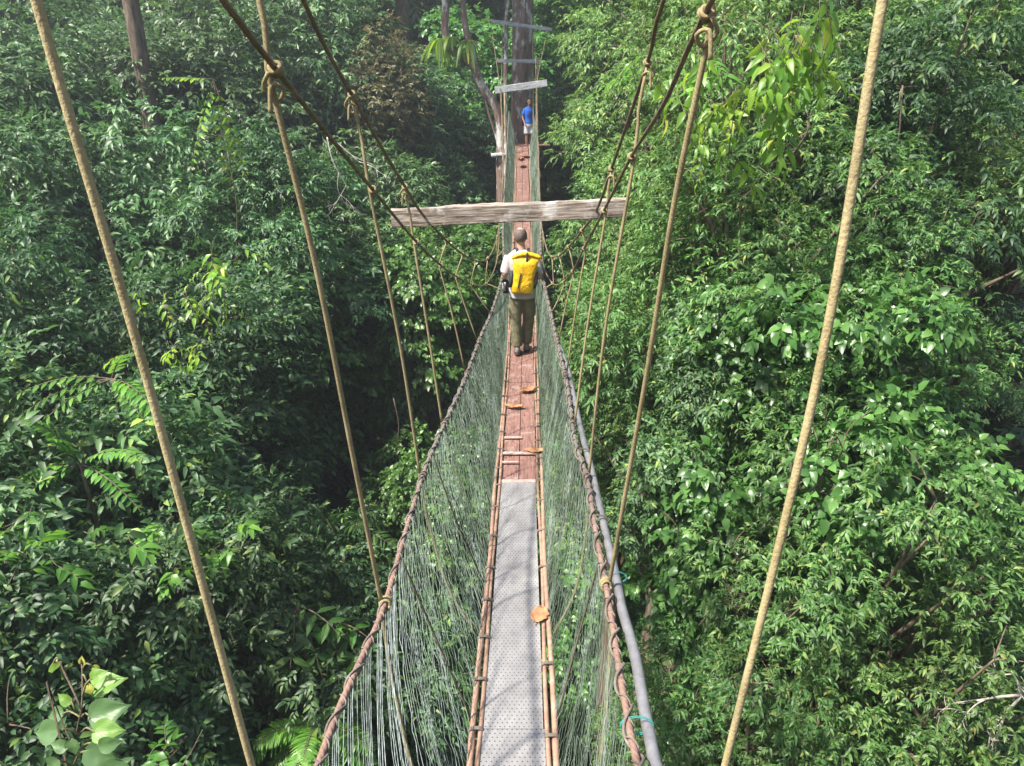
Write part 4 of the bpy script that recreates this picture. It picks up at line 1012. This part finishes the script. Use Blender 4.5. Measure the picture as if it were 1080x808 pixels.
frond_plant('frond_sapling', 'sapling', 'young tree with fan-like leaf whorls beside the left hand rope above the bright fern', 352, 655, 9.6,
    [(.9, .2, .7, .4), (-.6, .4, .6, .5), (.2, -.6, .7, .8), (.8, -.5, .6, .6)], 'leaf_frond', .28, .36, 4, 16, .03, .5)
frond_plant('tree_fern', 'fern', 'bright lacy fern low on the left beside the hand rope', 335, 765, 9.0,
    [(-1, .25, 1.0, .4), (-.7, .6, .9, .4), (0, .6, .8, .7), (.8, .5, .9, .4), (1, .1, .9, .5), (-.9, -.2, .9, .7), (.5, -.1, .9, .9), (.2, .9, .7, .2), (-.3, .0, .8, 1)], 'leaf_frond', .22, .20, 26, 17, .05, .5)
frond_plant('palm_sapling', 'palm', 'small palm with narrow fronds between the second left hanger rope and the net', 360, 560, 12.0,
    [(-1, .3, 1.0, .3), (.9, .4, 1.0, .3), (.1, .9, .9, .2), (-.6, .8, .9, .2), (.6, .9, .8, .4)], 'leaf_climb', .3, .14, 14, 18, .03, .5)
def sprig(label, px, py, zc, n, spread, mat, seed, L=.17, W=.06, tl=.3, name='young_leaf_sprig', cat='branch', hang=.7, nl=7):
    rg = np.random.default_rng(seed); c = atz(px, py, zc); root = empty(name, tuple(c), label, cat)
    base = rg.normal(0, 1, (n, 3)) * spread; out = norm(rg.normal(0, 1, (n, 3)) * (1, 1, .3) - UPV * hang)
    V, Fc = sprays(rg, base, out, nl, tl, L, W, 'alt', .5)
    link('leaves', np_mesh('leaves', V, Fc, 3, M[mat]), root)
    mb = MB()
    for i in range(n):
        t = np.linspace(0, 1, 5)[:, None]; mb.tube(base[i] + out[i] * t * tl * 1.0 - UPV * t ** 2 * tl * .5, .004, 4)
        mb.tube(spline([base[i] - out[i] * .12 + (0, .06, .05), base[i] - out[i] * .05 + (0, .01, .02), base[i]], .05), .004, 4)
    mb.build('twigs', M['bark'], root)
sprig('sprig of hanging yellow-green young leaves, the larger of two left of the second hanger rope', 198, 316, 10.6, 10, (.34, .12, .12), 'leaf_bright', 21, .13, .05)
sprig('small sprig of yellow-green leaves just above the larger hanging one', 232, 274, 10.8, 6, (.16, .08, .08), 'leaf_bright', 22)
sprig('row of four limp yellow-green leaf tufts below the larger hanging sprig', 190, 368, 10.3, 7, (.36, .1, .05), 'leaf_bright', 23, .13, .05, .2)
sprig('dense drooping curtain of yellow-green leaves at the top right, left part', 775, 95, 7.4, 24, (.28, .2, .30), 'leaf_bright', 24, .15, .062, .34, 'hanging_branch', 'branch', .9)
sprig('longer tassel of large hanging leaves at the top right, right part', 840, 70, 7.2, 22, (.13, .12, .26), 'leaf_bright', 25, .20, .085, .30, 'hanging_branch', 'branch', 1.3)
sprig('row of small pale green leaflets left of the drooping leaf curtain at the top right', 722, 70, 8.0, 14, (.26, .12, .10), 'leaf_frond', 26, .13, .05, .4, 'hanging_branch', 'branch', .3, 11)
sprig('light green leafy shoots behind the second left hanger rope low on the slope', 190, 575, 8.6, 14, (.5, .3, .12), 'leaf_frond', 27, .19, .09, .22, 'leafy_branch', 'branch', -.1)
sprig('light green leafy shoots at the left edge above the large-leaved sapling', 30, 575, 7.6, 16, (.45, .3, .12), 'leaf_frond', 28, .17, .08, .22, 'leafy_branch', 'branch', -.1)
sprig('yellow fern-like shoots beside the thick left hanger rope low down', 285, 610, 9.6, 7, (.2, .1, .08), 'leaf_bright', 29, .10, .04, .25, 'leafy_branch', 'branch', -.3, 9)
sprig('dull red leaves at the right edge above the bare pale twigs', 1064, 688, 8.0, 2, (.03, .03, .03), 'leaf_brown', 30, .08, .05, .08, 'red_leaf_sprig', 'branch', .3, 4)

# bare twigs
def bare(label, px, py, zc, ends, seed, r=.014, mat='palebranch'):
    rg = random.Random(seed); c = atz(px, py, zc); root_o = np.array(c); mb = MB()
    def grow(p, d, L, r, k):
        d = np.array(d, float); d /= np.linalg.norm(d); q = p + d * L * .5 + np.array([rg.gauss(0, .06), rg.gauss(0, .06), rg.gauss(0, .06)]) * L; e = p + d * L
        P = spline([p, q, e], .05); mb.tube(P, np.linspace(r, r * .55, len(P)), 6)
        if k:
            for s in range(rg.choice((2, 3))):
                b = P[int(len(P) * rg.uniform(.4, .98))]; dd = d + np.array([rg.gauss(0, .55), rg.gauss(0, .4), rg.gauss(0, .55)]); grow(b, dd, L * rg.uniform(.45, .75), r * .55, k - 1)
    for e in ends: grow(np.zeros(3), e[:3], e[3], r, 3)
    o = mb.build('bare_twigs', M[mat]); o.location = tuple(c); tag(o, label, 'branch')
bare('bare pale dead twigs spreading at the right edge near the bottom', 1078, 733, 6.6, [(-1, -.2, .05, .45), (-.4, -.2, -1, .45), (-.5, -.1, .8, .35)], 3)
bare('thin whitish dead twigs hanging under the left main cable', 345, 145, 14, [(.35, 0, -1, 1.0), (.8, -.1, -.6, .7)], 5, .014)
bare('tangle of dead brown twigs right of the thick right hanger rope at mid height', 868, 500, 7.4, [(-.3, 0, 1, .4), (.3, -.1, 1, .45), (-.9, -.1, -.5, .4), (.2, -.1, -1, .4), (-.5, -.2, -1, .3)], 8, .011, 'bark')
bare('dead brown twigs low behind the thick right hanger rope', 820, 660, 7.6, [(.3, -.1, 1, .35), (-.6, -.1, .6, .4), (.8, -.2, -.2, .4)], 9, .010, 'bark')
# straight dark trunk high on the left
def bare_trunk(label, px, py0, zc, r, px2=None, mat='bark'):
    c = atz(px, py0, zc); g = float(gz(c[0], c[1])) - .3; root = empty('slender_tree', (c[0], c[1], g), label, 'tree')
    h = c[2] - g + 24; mb = MB(); P = spline([(0, 0, 0), (.15, 0, h * .3), (-.05, 0, h * .6), (.1, 0, h)], .6); mb.tube(P, np.linspace(r * 1.3, r * .8, len(P)), 12); mb.build('trunk', M[mat], root)
    o = link('crown', PROTO['far_b'][0], root); o.location = (0, 0, h + .5); o.scale = (.55, .55, .45)
bare_trunk('straight dark slender trunk standing clear in the haze at upper left', 150, 110, 19.5, .17)
bare_trunk('dim straight trunk just left of the fern-hung limb at the top', 421, 30, 30, .22)

# lianas
LI = [(1010, 250, 1020, 560, 11.0, 'thin liana dangling before the dark hollow at the right edge'), (905, 300, 897, 560, 8.4, 'thin liana hanging right of the thick right hanger rope'), (745, 260, 752, 420, 10.0, 'thin liana hanging between the two right hanger ropes'),
      (240, 160, 238, 330, 14.0, 'thin liana hanging under the trailing leaf ladders'), (700, 540, 735, 600, 8.2, 'curved brown liana in the dark gap right of the pipe'), (415, 420, 418, 520, 14.0, 'thin pale liana in the black hollow left of the net'), (952, 90, 958, 300, 9.2, 'thin liana hanging down the upper right foliage')]
for (a, b, c_, d, z, lb) in LI:
    p, q = atz(a, b, z), atz(c_, d, z); q = np.array([q[0], p[1], q[2]]); mb = MB()
    P = spline([(0, 0, 0), (q - p) * .35 + (.05, 0, 0), (q - p) * .7 - (.06, 0, 0), q - p, (q - p) * 1.5 + (.1, 0, 0)], .15); mb.tube(P, .010, 6)
    o = mb.build('liana', M['bark']); o.location = tuple(p); tag(o, lb, 'liana')

# ------------------------------------------------------------------ the large-leaved sapling close by at the bottom left
def big_leaf(root, stem_p, c, size, ax, tilt, mat='bigleaf', roll=0.0):
    """c: leaf base; ax: direction of the midrib (x,y,z)"""
    nx, ny = 9, 13; vs = []; uv = []
    for j in range(ny):
        t = j / (ny - 1); w = .40 * (math.sin(math.pi * (t ** .60) * .97 + .05)) ** (.7 + .9 * t) if t < .999 else 0.0
        w = max(w, .012)
        for i in range(nx):
            a = (i / (nx - 1) - .5) * 2; back = -.10 * (abs(a) ** 1.3) * max(0, 1 - t * 3.2)
            x = a * w * size; y = (t + back) * size
            z = size * (.13 * abs(a) * w * 2 - .20 * t * t + .005 * math.sin(t * 22 - abs(a) * 5) + .05 * noise.noise(Vector((a * 2, t * 3, size * 9))))
            vs.append((x, y, z)); uv.append((a, t))
    fs = [[j * nx + i, j * nx + i + 1, (j + 1) * nx + i + 1, (j + 1) * nx + i] for j in range(ny - 1) for i in range(nx - 1)]
    mb = MB(); mb.add(vs, fs, [[uv[k] for k in f] for f in fs]); o = mb.build('leaf', M[mat], root)
    d = Vector(ax).normalized(); up = Vector(tilt).normalized(); x_ = d.cross(up).normalized(); z_ = x_.cross(d)
    if roll: q = Matrix.Rotation(roll, 3, d); x_ = q @ x_; z_ = q @ z_
    m = Matrix((x_, d, z_)).transposed().to_4x4(); m.translation = Vector(c); o.matrix_basis = m
    sp = MB(); sp.tube(spline([stem_p, np.asarray(stem_p) * .5 + np.asarray(c) * .5 - (0, 0, -.02), c], .03), .0035, 6); sp.build('leaf_stalk', M['tie'], root); return o
def sapling():
    zc = 2.9; b = atz(84, 800, zc); g = float(gz(b[0], b[1])) - .2
    root = empty('broadleaf_sapling', (b[0], b[1], g), 'sapling with large pale green heart-shaped leaves close by at bottom left', 'sapling')
    off = np.array([b[0], b[1], g]); L = lambda px, py, z=zc: atz(px, py, z) - off
    mb = MB(); P = spline([(0, 0, 0), (.12, .1, 2.5), (-.08, .0, 5), L(76, 830), L(77, 790), L(86, 748), L(87, 715), L(86, 698)], .1)
    mb.tube(P, np.concatenate([np.linspace(.03, .006, len(P) - 24), np.linspace(.006, .003, 24)]), 8)
    mb.tube(spline([L(86, 748), L(78, 730), L(66, 705), L(64, 697)], .03), .004, 6); mb.build('stem', M['bark'], root)
    for (sx, sy, lx, ly, size, ax, tilt, mt, zz) in [
        (84, 775, 60, 771, .165, (-1, .1, -.22), (.1, -.75, .6), 'bigleaf', 2.85), (80, 750, 74, 741, .085, (-.75, .1, .5), (-.1, -.8, .5), 'bigleaf_g', 2.9),
        (86, 756, 97, 757, .20, (1, .1, .34), (-.1, -.75, .6), 'bigleaf', 2.8), (86, 772, 100, 772, .15, (.95, .0, .10), (.2, -.6, .8), 'bigleaf_g', 2.72),
        (78, 806, 92, 792, .17, (1, -.1, -.45), (.1, -.8, .5), 'bigleaf', 2.7), (77, 790, 76, 780, .095, (.1, -.3, -.9), (.0, -1, .3), 'bigleaf', 2.75),
        (78, 812, 62, 803, .12, (-.8, 0, -.55), (.1, -.8, .5), 'bigleaf', 2.8), (86, 728, 101, 727, .17, (1, .2, .42), (-.2, -.5, .9), 'bigleaf_g', 2.95),
        (84, 756, 66, 753, .12, (-1, .1, -.3), (.1, -.6, .7), 'bigleaf', 3.0), (87, 712, 93, 722, .070, (.2, -.3, -.7), (.0, -.9, .4), 'bigleaf_y', 2.9),
        (86, 700, 87, 700, .050, (.05, 0, 1), (0, -1, .1), 'bigleaf_y', 2.9), (64, 697, 57, 699, .085, (-.25, 0, -1), (.8, -.5, .1), 'bigleaf_y', 2.9),
        (87, 705, 98, 703, .05, (.7, 0, -.6), (0, -.8, .5), 'bigleaf_y', 2.9), (80, 815, 108, 815, .19, (1, 0, -.2), (.0, -.8, .6), 'bigleaf', 2.7),
        (78, 820, 44, 832, .15, (-1, .1, .1), (.1, -.6, .8), 'bigleaf', 2.8), (87, 735, 97, 716, .10, (.8, 0, .5), (-.4, -.8, .5), 'bigleaf_g', 2.85),
        (84, 790, 106, 786, .11, (1, 0, .15), (.1, -.9, .3), 'bigleaf', 2.68), (82, 800, 70, 788, .09, (-.9, 0, .2), (.3, -.8, .5), 'bigleaf', 2.75)]:
        big_leaf(root, L(sx, sy), L(lx, ly, zz), size * .70, ax, tilt, mt)
sapling()
sprig('pale green shoot tips poking up at the bottom edge right of the large-leaved sapling', 185, 806, 5.0, 6, (.12, .08, .05), 'leaf_frond', 31, .12, .05, .16, 'leafy_branch', 'branch', -.6)

# ------------------------------------------------------------------ stuff: uncountable understorey and the far wood
def mass(name, label, rg, n_sp, xr, yr, zfun, mat, L, W, tl, nl, hump):
    x = rg.uniform(*xr, n_sp); y = rg.uniform(*yr, n_sp); z = zfun(x, y)
    hm = hump * (.5 + .5 * np.sin(x * .9 + 2 * np.sin(y * .5)) * np.cos(y * .8 + 1.5 * np.sin(x * .4))) ** 1.2 * rg.uniform(.35, 1.0, n_sp)
    base = np.stack([x, y, z + hm], 1); out = norm(rg.normal(0, 1, (n_sp, 3)) * (1, 1, .25) + UPV * .15)
    V, Fc = sprays(rg, base, out, nl, tl, L, W, 'alt', .3)
    o = link(name, np_mesh(name, V, Fc, 3, M[mat])); return tag(o, label, None, None, 'stuff')
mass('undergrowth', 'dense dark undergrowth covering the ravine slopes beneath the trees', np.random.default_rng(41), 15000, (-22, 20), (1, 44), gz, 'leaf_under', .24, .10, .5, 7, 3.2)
mass('distant_forest', 'hazy unbroken forest on the slopes beyond the near trees', np.random.default_rng(42), 11000, (-60, 50), (42, 85), gz, 'leaf_far', .65, .26, 1.4, 7, 11)



# ------------------------------------------------------------------ air, light
def haze():
    me = bpy.data.meshes.new('haze'); x0, x1, y0, y1, z0_, z1 = -70, 62, -8, 100, -20, 30
    vs = [(x, y, z) for z in (z0_, z1) for y in (y0, y1) for x in (x0, x1)]
    me.from_pydata(vs, [], [[0, 2, 3, 1], [4, 5, 7, 6], [0, 1, 5, 4], [2, 6, 7, 3], [0, 4, 6, 2], [1, 3, 7, 5]])
    m = bpy.data.materials.new('haze'); m.use_nodes = True; nt = m.node_tree; nt.nodes.clear(); out = nt.nodes.new('ShaderNodeOutputMaterial')
    v = nt.nodes.new('ShaderNodeVolumePrincipled'); v.inputs['Color'].default_value = (.86, .93, 1, 1); v.inputs['Density'].default_value = HAZE; v.inputs['Anisotropy'].default_value = .3
    nt.links.new(v.outputs[0], out.inputs['Volume']); me.materials.append(m); tag(link('haze', me), 'thin bluish humid air among the trees', None, None, 'stuff')
HAZE = .0020
if HAZE: haze()
SUN_EL, SUN_AZ = R(56), R(-118)      # azimuth measured from +Y (view direction) towards +X: the sun stands high on the left, slightly behind
sd = Vector((math.sin(SUN_AZ) * math.cos(SUN_EL), math.cos(SUN_AZ) * math.cos(SUN_EL), math.sin(SUN_EL)))
sl = bpy.data.lights.new('sun', 'SUN'); sl.energy = 5.0; sl.angle = R(2.2); sl.color = (1, .94, .84)
so = bpy.data.objects.new('sun', sl); COL.objects.link(so); so.rotation_euler = (-sd).to_track_quat('-Z', 'Y').to_euler()
w = bpy.data.worlds.new('World'); sc.world = w; w.use_nodes = True; nt = w.node_tree; nt.nodes.clear()
sky = nt.nodes.new('ShaderNodeTexSky'); sky.sky_type = 'NISHITA'; sky.sun_disc = False; sky.sun_elevation = SUN_EL; sky.sun_rotation = SUN_AZ
sky.air_density = 1.0; sky.dust_density = 2.5; sky.ozone_density = 1
bg = nt.nodes.new('ShaderNodeBackground'); bg.inputs[1].default_value = .10; wo = nt.nodes.new('ShaderNodeOutputWorld')
nt.links.new(sky.outputs[0], bg.inputs[0]); nt.links.new(bg.outputs[0], wo.inputs[0])
sc.view_settings.view_transform = 'Standard'; sc.view_settings.look = 'None'; sc.view_settings.exposure = 1.28; sc.view_settings.gamma = 1; sc.view_settings.use_curve_mapping = False
sc.render.engine = 'CYCLES'; cy = sc.cycles
cy.use_denoising = True; cy.max_bounces = 6; cy.diffuse_bounces = 3; cy.glossy_bounces = 2; cy.transmission_bounces = 3; cy.transparent_max_bounces = 4; cy.volume_bounces = 0
cy.sample_clamp_indirect = 4; cy.use_adaptive_sampling = True; cy.adaptive_threshold = .02
